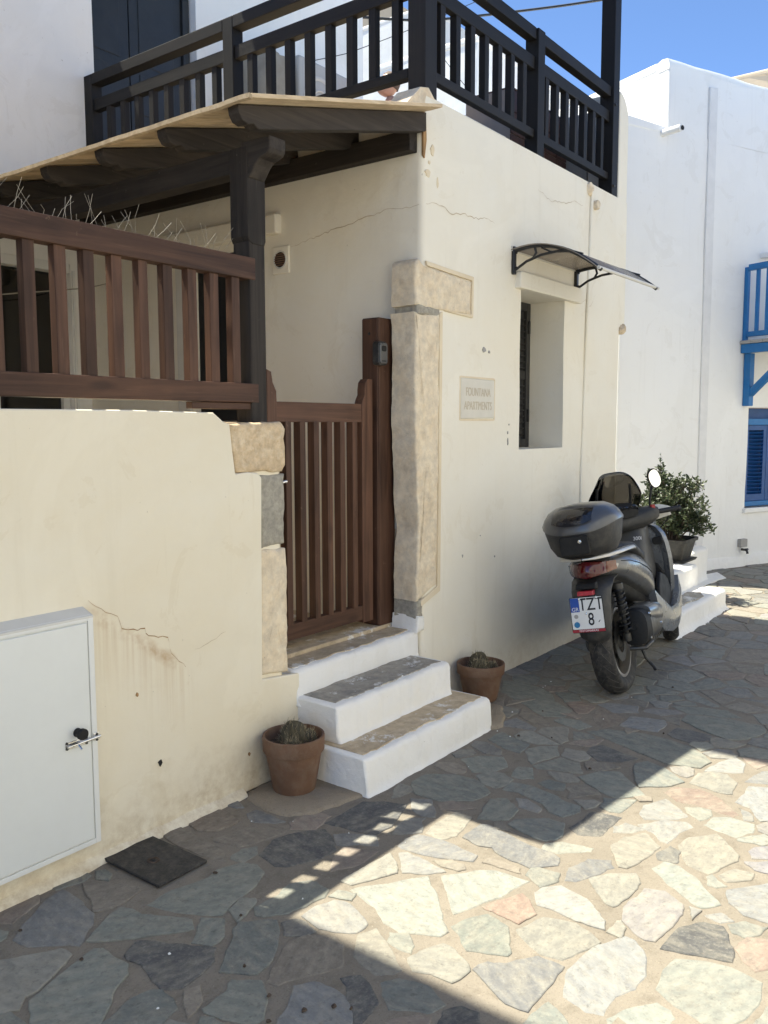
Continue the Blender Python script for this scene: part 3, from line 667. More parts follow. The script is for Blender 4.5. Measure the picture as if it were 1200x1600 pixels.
# ================================================================ the corner house
def plaster_sheet(mb, path, zlo, zhi, holes, amp=0.004, step=0.16, seed=0.0, freq=1.6):
    """wall skin along a plan path; holes (s0,s1,z0,z1,depth) get reveals; outward normal is to the right of the path"""
    S = [0.0]
    for a, b in zip(path, path[1:]): S.append(S[-1]+math.dist(a, b))
    ss = set(S)
    for h in holes: ss |= {h[0], h[1]}
    base = sorted(ss); cuts = []
    for a, b in zip(base, base[1:]): cuts += subdiv_line(a, b, step)[:-1]
    cuts.append(base[-1])
    zz = {zlo, zhi}
    for h in holes: zz |= {h[2], h[3]}
    base = sorted(zz); zc = []
    for a, b in zip(base, base[1:]): zc += subdiv_line(a, b, step)[:-1]
    zc.append(base[-1])
    def pos(s):
        for i in range(len(path)-1):
            if s <= S[i+1]+1e-9:
                t = (s-S[i])/(S[i+1]-S[i]); a = path[i]; b = path[i+1]
                d = Vector((b[0]-a[0], b[1]-a[1])).normalized()
                return Vector((a[0]+(b[0]-a[0])*t, a[1]+(b[1]-a[1])*t)), Vector((d.y, -d.x))
    P = {}
    for i, s in enumerate(cuts):
        p, nr = pos(s)
        for j, z in enumerate(zc):
            d = amp*noise.noise((p.x*freq+seed, p.y*freq, z*freq)) + amp*0.5*noise.noise((p.x*freq*3+seed, p.y*freq*3, z*freq*3))
            P[i, j] = len(mb.v); mb.v.append((p.x+nr.x*d, p.y+nr.y*d, z))
    for i in range(len(cuts)-1):
        for j in range(len(zc)-1):
            sm = (cuts[i]+cuts[i+1])/2; zm = (zc[j]+zc[j+1])/2
            if any(h[0] < sm < h[1] and h[2] < zm < h[3] for h in holes): continue
            mb.f.append((P[i, j], P[i+1, j], P[i+1, j+1], P[i, j+1]))
    for h in holes:
        i0 = min(range(len(cuts)), key=lambda i: abs(cuts[i]-h[0])); i1 = min(range(len(cuts)), key=lambda i: abs(cuts[i]-h[1]))
        j0 = min(range(len(zc)), key=lambda j: abs(zc[j]-h[2])); j1 = min(range(len(zc)), key=lambda j: abs(zc[j]-h[3]))
        loop = [(i, j0) for i in range(i0, i1)] + [(i1, j) for j in range(j0, j1)] + [(i, j1) for i in range(i1, i0, -1)] + [(i0, j) for j in range(j1, j0, -1)]
        n = len(loop); o = len(mb.v)
        for (i, j) in loop:
            v = mb.v[P[i, j]]; _, nr = pos(min(max(cuts[i], h[0]+1e-4), h[1]-1e-4))
            mb.v.append((v[0]-nr.x*h[4], v[1]-nr.y*h[4], v[2]))
        for k in range(n):
            a = P[loop[k]]; b = P[loop[(k+1) % n]]
            mb.f.append((a, b, o+(k+1) % n, o+k))

def crack(name, parent, pts, w, plane, mat='crack_dark', off=0.003, seed=1):
    """a thin hand-width crack line laid on a wall; plane 'y' (facade) or 'x'"""
    random.seed(seed); fine = []
    for a, b in zip(pts, pts[1:]):
        n = max(2, int(math.dist(a, b)/0.022))
        for k in range(n):
            t = k/n; j = 0.006 if k else 0
            fine.append((a[0]+(b[0]-a[0])*t+random.uniform(-j, j), a[1]+(b[1]-a[1])*t+random.uniform(-j, j)))
    fine.append(pts[-1]); mb = MB(); N_ = len(fine)
    for i, p in enumerate(fine):
        ww = 0.6*w*(0.35+0.65*math.sin(math.pi*min(1, (i+0.5)/N_)))*random.uniform(0.5, 1.25)/2
        for s in (-1, 1):
            mb.v.append((p[0], -off, p[1]+s*ww) if plane == 'y' else (-off, p[0], p[1]+s*ww))
    for i in range(N_-1): mb.f.append((2*i, 2*i+2, 2*i+3, 2*i+1))
    return mb.build(name, mat, parent)

house = thing('corner_house', (0, 0, 0), 'cream plastered corner house with roof terrace and small street window', 'house')
mb = MB(); HZ = 3.325
path = [(0.0, 3.2), (0.0, 0.035), (0.004, 0.016), (0.016, 0.004), (0.035, 0.0), (2.72, 0.0)]
cs = 3.165+0.0194+0.017+0.0194
s_of_x = lambda x: cs+(x-0.035)
plaster_sheet(mb, path, 0.0, HZ, [(s_of_x(1.10), s_of_x(1.745), 1.44, 2.455, 0.30), (3.2-1.80, 3.2-1.29, 1.35, 2.69, 0.16)], 0.006, 0.14)
house_wall = mb.build('wall', 'cream_plaster', house, smooth=38)
mb = MB()
plaster_sheet(mb, [(2.725, 0.0015), (2.83, 0.0015), (2.83, 0.5), (2.83, 3.2)], 2.36, HZ, [], 0.004, 0.14, 5)
mb.box(0.02, 2.70, 0.31, 3.2, 0.0, 1.40)          # mass behind the reveal
mb.box(2.00, 2.70, 0.31, 3.2, 1.40, 3.10)
mb.box(2.715, 2.722, 0.02, 3.2, 0.0, 2.36)
mb.box(2.715, 2.82, 0.02, 3.2, 2.34, 2.359)
mb.build('wall', 'cream_plaster', house)
mb = MB(); mb.box(0.004, 2.72, 0.004, 0.16, HZ-0.02, HZ+0.006); mb.box(0.004, 0.16, 0.16, 2.98, HZ-0.02, HZ+0.006); mb.box(2.715, 2.826, 0.004, 0.3, HZ-0.02, HZ+0.004)
mb.build('parapet_cap', 'cream_plaster', house)
mb = MB(); mb.prism([(2.655,3.31),(2.832,3.31),(2.832,3.93),(2.82,4.00),(2.79,4.05),(2.75,4.085),(2.70,4.11),(2.655,4.12)], 0.003, 0.26, 1)
mb.build('pier', 'cream_plaster', house, bevel=0.012)
mb = MB(); mb.box(0.1, 2.8, 0.1, 3.4, 3.05, 3.2); mb.box(2.801, 3.8, 1.7, 3.4, 3.05, 3.2); terrace = mb.build('terrace_floor', 'tread_stone', house)
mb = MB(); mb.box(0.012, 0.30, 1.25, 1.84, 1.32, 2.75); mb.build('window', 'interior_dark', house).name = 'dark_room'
# protruding rubble stone where the upper wall oversails
mb = MB(); mb.lathe([(0.0,-0.04),(0.03,-0.035),(0.05,-0.01),(0.048,0.015),(0.02,0.04),(0,0.045)], (2.77, 0.01, 2.345), 10); jit(mb, 0.03, 22, 3)
mb.build('rubble_stone', 'limestone', house, smooth=60)
# lintel band over the street window
mb = MB(); mb.prism([(1.02,2.452),(1.02,2.548),(1.035,2.556),(1.925,2.556),(1.935,2.545),(1.935,2.452)], -0.045, 0.02, 1)
mb.build('lintel_band', 'cream_plaster', house, bevel=0.012, seg=3)
# band over the courtyard window
mb = MB(); mb.prism([(1.03,2.745),(1.03,2.865),(2.10,2.865),(2.10,2.745)], -0.045, 0.02, 0); mb.build('lintel_band', 'cream_plaster', house, bevel=0.016, seg=3)
# street window: frame, shutter leaf, louvres
w = MB(); 
for (a, b, c, d) in ((1.10,1.155,1.44,2.455), (1.69,1.745,1.44,2.455), (1.155,1.69,1.44,1.50), (1.155,1.69,2.40,2.455)): w.box(a, b, 0.262, 0.30, c, d)
win = w.build('window', 'dark_shutter', house, bevel=0.004)
w = MB(); w.box(1.155, 1.69, 0.285, 0.30, 1.50, 2.40); w.build('shutter', 'dark_shutter', win)
w = MB(); w.box(1.405, 1.44, 0.265, 0.286, 1.50, 2.40); w.box(1.155, 1.69, 0.272, 0.286, 1.92, 1.98); w.build('shutter_rail', 'dark_shutter', win, bevel=0.003)
for k in range(20):
    if 8 < k < 11: continue
    z = 1.53+k*0.0425; w = MB(); w.bar((1.165, 0.277, z), (1.40, 0.277, z), 0.02, 0.006, (0, 0.6, 1)); w.bar((1.445, 0.277, z), (1.68, 0.277, z), 0.02, 0.006, (0, 0.6, 1)); w.build('slat', 'dark_shutter', win)
for z in (1.62, 2.24):
    w = MB(); w.box(1.70, 1.715, 0.245, 0.264, z, z+0.09); w.build('hinge', 'dark_metal', win, bevel=0.003)
w = MB(); w.box(1.10, 1.75, 0.30, 0.34, 1.42, 2.47); w.build('window_backing', 'interior_dark', win)
# courtyard window with bars
w = MB()
for (a, b, c, d) in ((1.30,1.335,1.36,2.68), (1.755,1.79,1.36,2.68), (1.335,1.755,1.36,1.40), (1.335,1.755,2.64,2.68)): w.box(0.08, 0.12, a, b, c, d)
cw = w.build('window', 'frame_grey_white', house, bevel=0.003)
w = MB(); w.box(0.118, 0.124, 1.33, 1.76, 1.39, 2.65); w.build('pane', 'window_glass', cw)
for k in range(6):
    w = MB(); w.tube([(0.03, 1.30, 1.52+k*0.2), (0.03, 1.79, 1.52+k*0.2)], 0.006, 6); w.build('bar', 'dark_metal', cw)
# pilaster strip between window and back wall
w = MB(); w.box(-0.03, 0.01, 1.86, 1.98, 0.5, 2.745); w.build('pilaster', 'frame_grey_white', house, bevel=0.006)
# extractor vent
v = MB(); v.prism([(0.963,2.51),(1.10,2.51),(1.10,2.672),(0.963,2.672)], -0.012, 0.004, 0); vent = v.build('vent', 'cream_plaster', house, bevel=0.006)
v = MB(); v.lathe([(0.0,-0.0128),(0.045,-0.0128),(0.045,-0.016),(0.050,-0.019),(0.054,-0.016),(0.054,-0.011)], (0, 1.03, 2.592), 24, 0, cap=False); v.build('ring', 'frame_grey_white', vent, smooth=40)
v = MB(); v.lathe([(0.0,-0.0135),(0.046,-0.0135)], (0, 1.03, 2.592), 20, 0, cap=False); v.build('opening', 'interior_dark', vent)
for k in range(6):
    z = 2.560+k*0.0128; hw = math.sqrt(max(0.0, 0.045**2-(z-2.592)**2)); v = MB(); v.bar((-0.016, 1.03-hw, z), (-0.016, 1.03+hw, z), 0.007, 0.0045, (0.5, 0, 1)); v.build('louvre', 'louvre_brown', vent)
# shallow conduit rib on the facade with its broken outlet
mb = MB(); mb.prism([(2.135,3.28),(2.165,3.28),(2.075,1.35),(2.062,0.3),(2.03,0.3),(2.045,1.35)], -0.016, 0.002, 1); mb.build('conduit', 'cream_plaster', house, bevel=0.007)
mb = MB(); mb.lathe([(0.028,-0.03),(0.032,-0.02),(0.03,0.01)], (2.215, 0, 3.19), 12, 1); mb.lathe([(0.03,-0.02),(0.045,-0.01),(0.05,0.004)], (2.12, 0, 3.285), 10, 1); jit(mb, 0.012, 30, 2); mb.build('broken_outlet', 'worn_limestone', house, smooth=50)
# cracks and flaked spots
crack('crack', house, [(0.03,2.772),(0.1,2.79),(0.184,2.79),(0.24,2.775),(0.281,2.764),(0.4,2.79),(0.52,2.785),(0.66,2.81),(0.756,2.80)], 0.008, 'y', seed=2)
crack('crack', house, [(0.02,2.765),(0.084,2.756),(0.212,2.772),(0.3,2.761),(0.458,2.735),(0.7,2.70),(0.95,2.66)], 0.007, 'x', seed=3)
crack('crack', house, [(1.312,3.113),(1.40,3.10),(1.497,3.075),(1.62,3.10),(1.74,3.109),(1.86,3.15),(2.0,3.145)], 0.006, 'y', seed=4)
crack('crack', house, [(1.98,2.45),(2.08,2.50),(2.16,2.46),(2.25,2.55)], 0.004, 'y', seed=5)
def flake(parent, x, z, rx, rz, mat, seed, plane='y'):
    random.seed(seed); pts = []; n = 11
    for k in range(n):
        a = 2*math.pi*k/n; q = random.uniform(0.6, 1.15); pts.append((x+rx*q*math.cos(a), z+rz*q*math.sin(a)))
    mb = MB(); mb.prism(pts, -0.0045, 0.004, 1 if plane == 'y' else 0); mb.build('flake', mat, parent)
for k, (x, z, rx, rz, mt) in enumerate([(0.65,2.048,0.022,0.016,'grey_render'), (0.71,2.037,0.012,0.009,'grey_render'), (0.953,1.494,0.008,0.022,'grey_render'), (0.95,1.55,0.005,0.010,'grey_render'),
        (0.965,1.60,0.004,0.006,'grey_render'), (0.09,3.06,0.018,0.028,'border_plaster'), (0.045,2.93,0.025,0.02,'border_plaster'), (0.14,2.90,0.010,0.03,'border_plaster'), (0.06,2.99,0.010,0.012,'border_plaster'), (0.62,0.93,0.008,0.005,'grey_render'), (0.42,0.83,0.007,0.010,'grey_render'), (0.8,0.78,0.005,0.006,'grey_render')]):
    flake(house, x, z, rx, rz, mt, 30+k)
mb = MB(); mb.prism([(0.001,3.02),(0.02,3.0),(0.028,3.1),(0.022,3.22),(0.005,3.25)], -0.005, 0.006, 1); jit(mb, 0.006, 30); mb.build('rust_stain', 'crack_rust', house)

# old stone door jamb set in the corner
jamb = thing('stone_door_jamb', (0.03, 0.05, 0.5), 'old weathered limestone door jamb and lintel stub built into the corner wall', 'door jamb')
def rough_block(pts, y0, y1, amp, seed, mat, parent, name, bev=0.012, axis=1):
    """chipped masonry block: dense outline, front face in rings so the surface can be knocked about"""
    if poly_area(pts) < 0: pts = pts[::-1]
    per = sum(math.dist(pts[i], pts[(i+1) % len(pts)]) for i in range(len(pts)))
    o = rough_outline(pts, seed, 0.007, max(40, min(110, int(per/0.022)))); n = len(o)
    cx = sum(a for a, b in o)/n; cz = sum(b for a, b in o)/n; mb = MB(); rings = []
    for y in [y1-(y1-y0-0.012)*k/5 for k in range(6)]: rings.append([(a, y, b) for a, b in o])
    for d, y in ((0.003, y0+0.005), (0.009, y0+0.0015), (0.018, y0)): rings.append([(a, y, b) for a, b in inset(o, d)])
    base = inset(o, 0.018)
    for f in (0.8, 0.6, 0.4, 0.2, 0.03): rings.append([(cx+(a-cx)*f, y0, cz+(b-cz)*f) for a, b in base])
    mb.loft(rings); jit(mb, amp, 7, seed, (0.6, 1, 0.6)); jit(mb, amp*0.55, 24, seed+5, (0.6, 1, 0.6)); jit(mb, amp*0.35, 60, seed+9, (0.5, 1, 0.5))
    return mb.build(name, mat, parent, smooth=70)
rough_block([(-0.075,2.235),(0.20,2.225),(0.485,2.232),(0.488,2.425),(0.26,2.43),(0.0,2.445),(-0.05,2.475),(-0.075,2.46)], -0.012, 0.15, 0.006, 1.0, 'worn_limestone', jamb, 'stone')
rough_block([(-0.070,1.60),(-0.055,1.20),(-0.035,1.02),(-0.055,0.80),(-0.06,0.635),(0.135,0.70),(0.152,1.20),(0.155,1.7),(0.162,2.205),(-0.03,2.19),(-0.075,2.20)], -0.009, 0.15, 0.007, 2.0, 'worn_limestone', jamb, 'stone')
rough_block([(-0.06,2.185),(0.16,2.19),(0.165,2.24),(-0.06,2.25)], -0.010, 0.14, 0.005, 5.0, 'grey_schist', jamb, 'mortar_bed')
rough_block([(-0.052,0.53),(0.0,0.53),(0.0,0.645),(-0.055,0.645)], -0.008, 0.15, 0.005, 3.0, 'grey_schist', jamb, 'stone')
rough_block([(-0.062,0.46),(0.01,0.46),(0.01,0.545),(-0.055,0.55)], -0.015, 0.16, 0.004, 4.0, 'step_paint', jamb, 'painted_foot')
mb = MB()
bp = [(0.51,2.218),(0.512,2.452),(0.27,2.462),(0.02,2.475),(0.03,2.45),(0.27,2.437),(0.492,2.428),(0.49,2.238),(0.20,2.228)]
mb.prism(bp, -0.013, 0.002, 1); jit(mb, 0.003, 20, 2); mb.build('plaster_border', 'border_plaster', jamb, bevel=0.004)
mb = MB(); mb.prism([(0.158,2.215),(0.186,2.222),(0.180,1.5),(0.172,0.66),(-0.02,0.60),(-0.02,0.635),(0.142,0.69),(0.152,1.2)], -0.011, 0.002, 1); jit(mb, 0.003, 20, 7); mb.build('plaster_border', 'border_plaster', jamb, bevel=0.004)

# name plaque
plaque = thing('name_plaque', (0.58, 0, 1.755), 'small square marble name plaque with worn incised lettering set in the wall', 'plaque')
mb = MB(); mb.prism([(0.388,1.635),(0.772,1.640),(0.770,1.868),(0.386,1.872)], -0.006, 0.01, 1); mb.build('slab', 'plaque_marble', plaque, bevel=0.004)
mb = MB()
for a, b, c, d in ((0.374,0.386,1.626,1.880), (0.773,0.782,1.628,1.878), (0.386,0.773,1.872,1.882), (0.386,0.773,1.624,1.634)): mb.box(a, b, -0.0035, 0.01, c, d)
mb.build('surround', 'border_plaster', plaque)
FACE = Matrix.Rotation(R(90), 4, 'X')
text_mesh('lettering', 'FOUNTANA', 0.070, 'plaque_letter', plaque, Matrix.Translation((0.0, -0.0068, 0.035)) @ FACE, 0.0004, 0.74)
text_mesh('lettering', 'APARTMENTS', 0.070, 'plaque_letter', plaque, Matrix.Translation((0.0, -0.0068, -0.045)) @ FACE, 0.0004, 0.74)

# clear awning over the window
awn_t = thing('window_awning', (1.43, 0, 2.6), 'curved bronze polycarbonate awning on two black scroll brackets over window', 'awning')
def arc_pt(t): return (-0.58*t, 2.680+0.15*t-0.32*t*t)
prof = [arc_pt(k/14) for k in range(15)]
mb = MB(); rings = [[(x, y, z) for y, z in prof] for x in (0.96, 1.95)]; n = 15
mb.add(rings[0]+rings[1], [(i, i+1, i+1+n, i+n) for i in range(n-1)]); sh = mb.build('canopy_sheet', 'awning_sheet', awn_t, smooth=170)
sm = sh.modifiers.new('solid', 'SOLIDIFY'); sm.thickness = 0.005
mb = MB(); mb.box(0.96, 1.95, -0.012, 0.0, 2.672, 2.70); mb.build('wall_strip', 'frame_grey_white', awn_t)
mb = MB(); mb.tube([(0.96, prof[-1][0], prof[-1][1]), (1.95, prof[-1][0], prof[-1][1])], 0.011, 8); mb.build('front_strip', 'frame_grey_white', awn_t, smooth=60)
for bx in (0.985, 1.90):
    b = MB(); b.box(bx-0.016, bx+0.016, -0.024, 0.004, 2.53, 2.70); br = b.build('bracket', 'black_paint', awn_t, bevel=0.006)
    b = MB(); b.tube([(bx, y-0.008, z-0.012) for y, z in prof], 0.0115, 8); b.build('top_arc', 'black_paint', br, smooth=60)
    b = MB(); b.tube([(bx, -0.02, 2.555), (bx, -0.10, 2.60), (bx, -0.20, 2.628), (bx, -0.31, 2.637), (bx, -0.40, 2.625), (bx, -0.47, 2.60)], 0.0085, 8)
    b.tube([(bx, -0.10, 2.60), (bx, -0.145, 2.615), (bx, -0.165, 2.645), (bx, -0.155, 2.68)], 0.008, 8)
    b.tube([(bx, -0.20, 2.67), (bx, -0.26, 2.64), (bx, -0.33, 2.63), (bx, -0.37, 2.64), (bx, -0.32, 2.66), (bx, -0.22, 2.672)], 0.0055, 8)
    b.build('scroll', 'black_paint', br, smooth=60)
    for z in (2.57, 2.66):
        b = MB(); b.lathe([(0.0,-0.034),(0.007,-0.034),(0.008,-0.024)], (bx, 0, z), 8, 1); b.build('bolt', 'black_paint', br)

# ================================================================ courtyard wall with quoin stones
cwall = thing('courtyard_wall', (-2.4, 0.18, 0), 'cream street wall of the courtyard with rust streaked crack and pale quoin stones', 'wall')
mb = MB()
outline = [(-6,0),(-1.0,0),(-1.0,0.455),(-1.238,0.482),(-1.232,0.8),(-1.228,1.1),(-1.222,1.375),(-1.245,1.395),(-1.30,1.402),(-1.375,1.398),(-1.39,1.5),(-1.402,1.605),(-1.44,1.618),(-1.465,1.635),(-1.49,1.652),(-1.9,1.658),(-2.6,1.655),(-6,1.66)]
mb.prism(outline, 0.0, 0.03, 1); cw_skin = mb.build('plaster', 'street_plaster', cwall, bevel=0.007, seg=3)
mb = MB(); mb.box(-6, -1.43, 0.02, 0.36, 0, 1.64); mb.box(-1.43, -1.085, 0.02, 0.36, 0, 1.60); mb.build('core', 'street_plaster', cwall, bevel=0.02)
rough_block([(-1.395,1.605),(-1.37,1.405),(-1.25,1.402),(-1.09,1.392),(-1.068,1.42),(-1.07,1.59),(-1.10,1.615)], 0.004, 0.37, 0.008, 11.0, 'limestone', cwall, 'quoin_stone', 0.014)
rough_block([(-1.225,1.385),(-1.222,1.062),(-1.068,1.068),(-1.072,1.385)], 0.010, 0.36, 0.006, 12.0, 'grey_schist', cwall, 'quoin_stone', 0.014)
rough_block([(-1.235,1.055),(-1.238,0.492),(-1.066,0.478),(-1.058,0.8),(-1.070,1.052)], 0.007, 0.36, 0.007, 13.0, 'worn_limestone', cwall, 'quoin_stone', 0.014)
crack('crack', cwall, [(-2.102,0.98),(-2.03,0.923),(-1.98,0.90),(-1.964,0.851),(-1.893,0.83),(-1.86,0.832),(-1.844,0.800),(-1.80,0.785),(-1.753,0.775),(-1.745,0.73),(-1.72,0.69),(-1.668,0.637)], 0.007, 'y', 'crack_rust', 0.002, 6)
crack('crack', cwall, [(-1.62,0.70),(-1.55,0.71),(-1.45,0.74)], 0.003, 'y', 'crack_dark', 0.002, 7)
flake(cwall, -1.807, 0.284, 0.010, 0.015, 'interior_dark', 50); flake(cwall, -1.905, 0.585, 0.006, 0.008, 'crack_rust', 51); flake(cwall, -1.33, 0.17, 0.007, 0.008, 'crack_rust', 52)
# lumpy mortar fillet along the foot of the wall
mb = MB(); n = 70; rings = []
for i in range(n+1):
    x = -5.0+i*(3.63/n); s = 0.9+0.5*noise.noise((x*7, 1, 2)); h = 0.030*s; d = 0.038*s+0.01*noise.noise((x*17, 4, 1))
    rings.append([(x, 0.005, -0.005), (x, -d, -0.004), (x, -d*0.8, h*0.35), (x, -d*0.35, h*0.8), (x, 0.005, h*1.25)])
mb.loft(rings); mb.build('foot_fillet', 'street_plaster', cwall, smooth=60)

# rust runs below the crack are a stain on the plaster itself
def add_rust(mat):
    t = mat.node_tree; b = next(n for n in t.nodes if n.type == 'BSDF_PRINCIPLED'); src = b.inputs['Base Color'].links[0].from_socket
    nt = NT.__new__(NT); nt.m = mat; nt.t = t; nt.b = b; nt.tc = next(n for n in t.nodes if n.type == 'TEX_COORD')
    sx = nt.n('ShaderNodeSeparateXYZ'); nt.l(nt.tc.outputs['Object'], sx.inputs[0])
    X, Z = sx.outputs[0], sx.outputs[2]           # object origin sits at x=-2.4
    # crack height as a line z = 0.98 - 0.79*(x+2.1), runs reach 0.3 m below it
    line = nt.mth('SUBTRACT', 0.985, nt.mth('MULTIPLY', nt.mth('SUBTRACT', X, 0.30), 0.72))
    dz = nt.mth('SUBTRACT', line, Z)
    inx = nt.mth('MULTIPLY', nt.ramp(X, 0.28, 0.36), nt.ramp(X, 0.70, 0.80, (1, 1, 1, 1), (0, 0, 0, 1)))
    below = nt.mth('MULTIPLY', nt.ramp(dz, 0.02, 0.06), nt.ramp(dz, 0.08, 0.34, (1, 1, 1, 1), (0, 0, 0, 1)))
    above = nt.mth('MULTIPLY', nt.ramp(dz, 0.0, 0.03, (0, 0, 0, 1), (1, 1, 1, 1)), nt.ramp(dz, 0.05, 0.09, (1, 1, 1, 1), (0, 0, 0, 1)))
    st = nt.ramp(nt.noise(nt.coord((55, 1, 1.2)), 1.0, 4, 0.6), 0.42, 0.66)
    pt = nt.ramp(nt.noise(nt.coord((1, 1, 1)), 9, 4, 0.6), 0.50, 0.68)
    f = nt.mth('MULTIPLY', inx, nt.mth('ADD', nt.mth('MULTIPLY', nt.mth('MULTIPLY', below, st), 0.26), nt.mth('MULTIPLY', nt.mth('MULTIPLY', above, pt), 0.55)))
    nt.l(nt.mix(f, src, (0.42, 0.24, 0.10)), b.inputs['Base Color'])
m2 = M['street_plaster'].copy(); m2.name = 'street_plaster_rusted'; M['street_plaster_rusted'] = m2; add_rust(m2); cw_skin.data.materials[0] = m2

# meter cabinet
cab = thing('meter_cabinet', (-2.5, -0.03, 0.12), 'white painted metal meter cabinet with knob and bolt on street wall', 'cabinet')
mb = MB(); mb.box(-2.95, -2.128, -0.055, 0.0, 0.112, 0.942); mb.build('body', 'door_white', cab, bevel=0.003)
mb = MB(); mb.prism([(-0.062,0.938),(0.0,0.962),(0.004,0.962),(0.004,0.943),(-0.062,0.930)], -2.96, -2.122, 0); mb.build('top_flange', 'frame_grey_white', cab, bevel=0.002)
mb = MB()
for a, b, c, d in ((-2.145,-2.124,0.110,0.932), (-2.95,-2.145,0.110,0.128), (-2.95,-2.145,0.921,0.932)): mb.box(a, b, -0.062, -0.050, c, d)
mb.build('door_frame', 'frame_white', cab, bevel=0.002)
mb = MB(); mb.box(-2.95, -2.150, -0.0635, -0.054, 0.133, 0.916); cdoor = mb.build('door', 'door_white', cab, bevel=0.003)
mb = MB(); mb.lathe([(0.0,-0.105),(0.017,-0.105),(0.020,-0.101),(0.020,-0.090),(0.014,-0.084),(0.013,-0.076),(0.016,-0.07),(0.016,-0.064)], (-2.205, 0, 0.538), 20, 1); mb.build('knob', 'black_plastic', cdoor, smooth=40)
mb = MB(); mb.box(-2.255, -2.165, -0.067, -0.062, 0.487, 0.513); mb.box(-2.143, -2.118, -0.067, -0.061, 0.490, 0.516); bolt = mb.build('bolt_plate', 'chrome', cdoor, bevel=0.002)
mb = MB(); mb.tube([(-2.25, -0.073, 0.499), (-2.12, -0.073, 0.503)], 0.0055, 8); mb.tube([(-2.21, -0.075, 0.499), (-2.208, -0.092, 0.484)], 0.004, 8); mb.build('bolt_rod', 'chrome', cdoor, smooth=60)
for x in (-2.249, -2.172, -2.130):
    for z in (0.491, 0.511):
        mb = MB(); mb.lathe([(0.0,-0.071),(0.004,-0.0705),(0.005,-0.066)], (x, 0, z), 8, 1); mb.build('screw', 'dark_metal', cdoor)

# ================================================================ brown wooden fence
fence = thing('wooden_fence', (-2.2, 0.13, 1.66), 'brown stained wooden baluster fence on top of the courtyard wall', 'fence')
FY0, FY1 = 0.130, 0.170
fx = lambda x: -3.8815+(x+3.8815)*(2.67+FY0)/2.67       # widths measured on the facade plane, fence stands FY0 behind it
fz = lambda z: 1.6+(z-1.6)*(2.67+FY0)/2.67
mb = MB(); mb.box(-3.9, -1.122, FY0-0.012, FY1+0.01, fz(2.207), fz(2.297)); top = mb.build('top_rail', 'brown_wood_x', fence, bevel=0.004)
mb = MB(); mb.box(-3.9, -1.112, FY0-0.010, FY1+0.008, fz(1.696), fz(1.776)); mb.build('bottom_rail', 'brown_wood_x', fence, bevel=0.004)
mb = MB(); mb.box(-1.49, -1.118, FY0, FY1, fz(1.667), fz(1.694)); mb.build('bottom_rail', 'brown_wood_x', fence, bevel=0.003)
random.seed(17)
for k in range(21):
    x = fx(-1.379-0.1149*k)
    mb = MB(); z0 = fz(1.774); z1 = fz(2.209); w_ = 0.046+random.uniform(-0.002, 0.002); x += random.uniform(-0.003, 0.003)
    # front edge chamfered off at the top on the side towards the gate
    mb.hexa([(x, FY0, z0), (x+w_, FY0, z0), (x+w_, FY1, z0), (x, FY1, z0), (x, FY0, z1), (x+w_, FY0, z1), (x+w_, FY1, z1), (x, FY1, z1)])
    mb.build('baluster', 'brown_wood_z', fence, bevel=0.003)
sp = MB(); random.seed(4)
for k in range(84):
    x = -3.2+k*0.0232+random.uniform(-0.01, 0.01); y = 0.168; z = fz(2.297)
    tilt = random.uniform(-0.9, 0.9); ty = random.uniform(-0.6, 0.5); L = random.uniform(0.04, 0.13)
    e = (x+math.sin(tilt)*L, y+ty*L*0.7, z+math.cos(tilt)*L*0.95)
    mid = ((x+e[0])/2+random.uniform(-.012, .012), (y+e[1])/2, (z+e[2])/2+random.uniform(-.004, .008))
    sp.tube([(x, y, z-0.002), mid, e], 0.0006, 4)
sp.tube([(-3.3, 0.168, fz(2.297)+0.002), (-1.3, 0.168, fz(2.297)+0.002)], 0.003, 4)
so_ = sp.build('bird_spikes', 'wire', fence); so_['kind'] = 'stuff'

# ================================================================ pergola over the gate
perg = thing('entrance_pergola', (-1.15, 0.13, 1.62), 'dark wooden pergola with board roof over the entrance gate', 'pergola')
PX0, PX1, PY0, PY1 = -1.165, -1.055, 0.118, 0.228
mb = MB(); mb.box(PX0+0.01, PX1-0.004, PY0+0.004, PY1-0.004, 1.60, 2.50); post = mb.build('post', 'dark_wood_z', perg, bevel=0.006)
mb = MB(); mb.prism([(PX0,2.42),(PX0+0.01,2.40),(PX0+0.03,2.39),(PX1-0.008,2.39),(PX1,2.41),(PX1,2.80),(PX0,2.80)], PY0, PY1, 1); mb.build('post_head', 'dark_wood_z', perg, bevel=0.005)
mb = MB(); mb.prism([(-0.015,2.82),(-0.015,2.77),(-0.004,2.752),(0.02,2.742),(0.05,2.736),(0.075,2.715),(0.095,2.69),(0.112,2.668),(0.16,2.66),(0.16,2.82)], PX0+0.006, PX1-0.006, 0)
mb.build('bracket', 'dark_wood_y', perg, bevel=0.006)
mb = MB(); mb.box(PX0+0.012, PX1-0.012, 0.15, 2.98, 2.70, 2.805); mb.build('beam', 'dark_wood_y', perg, bevel=0.005)
mb = MB(); mb.box(-0.075, -0.005, 0.03, 2.97, 3.03, 3.135); mb.build('ledger', 'dark_wood_y', perg, bevel=0.005)
SL = (3.225-2.885)/1.35; ang = math.atan(SL)
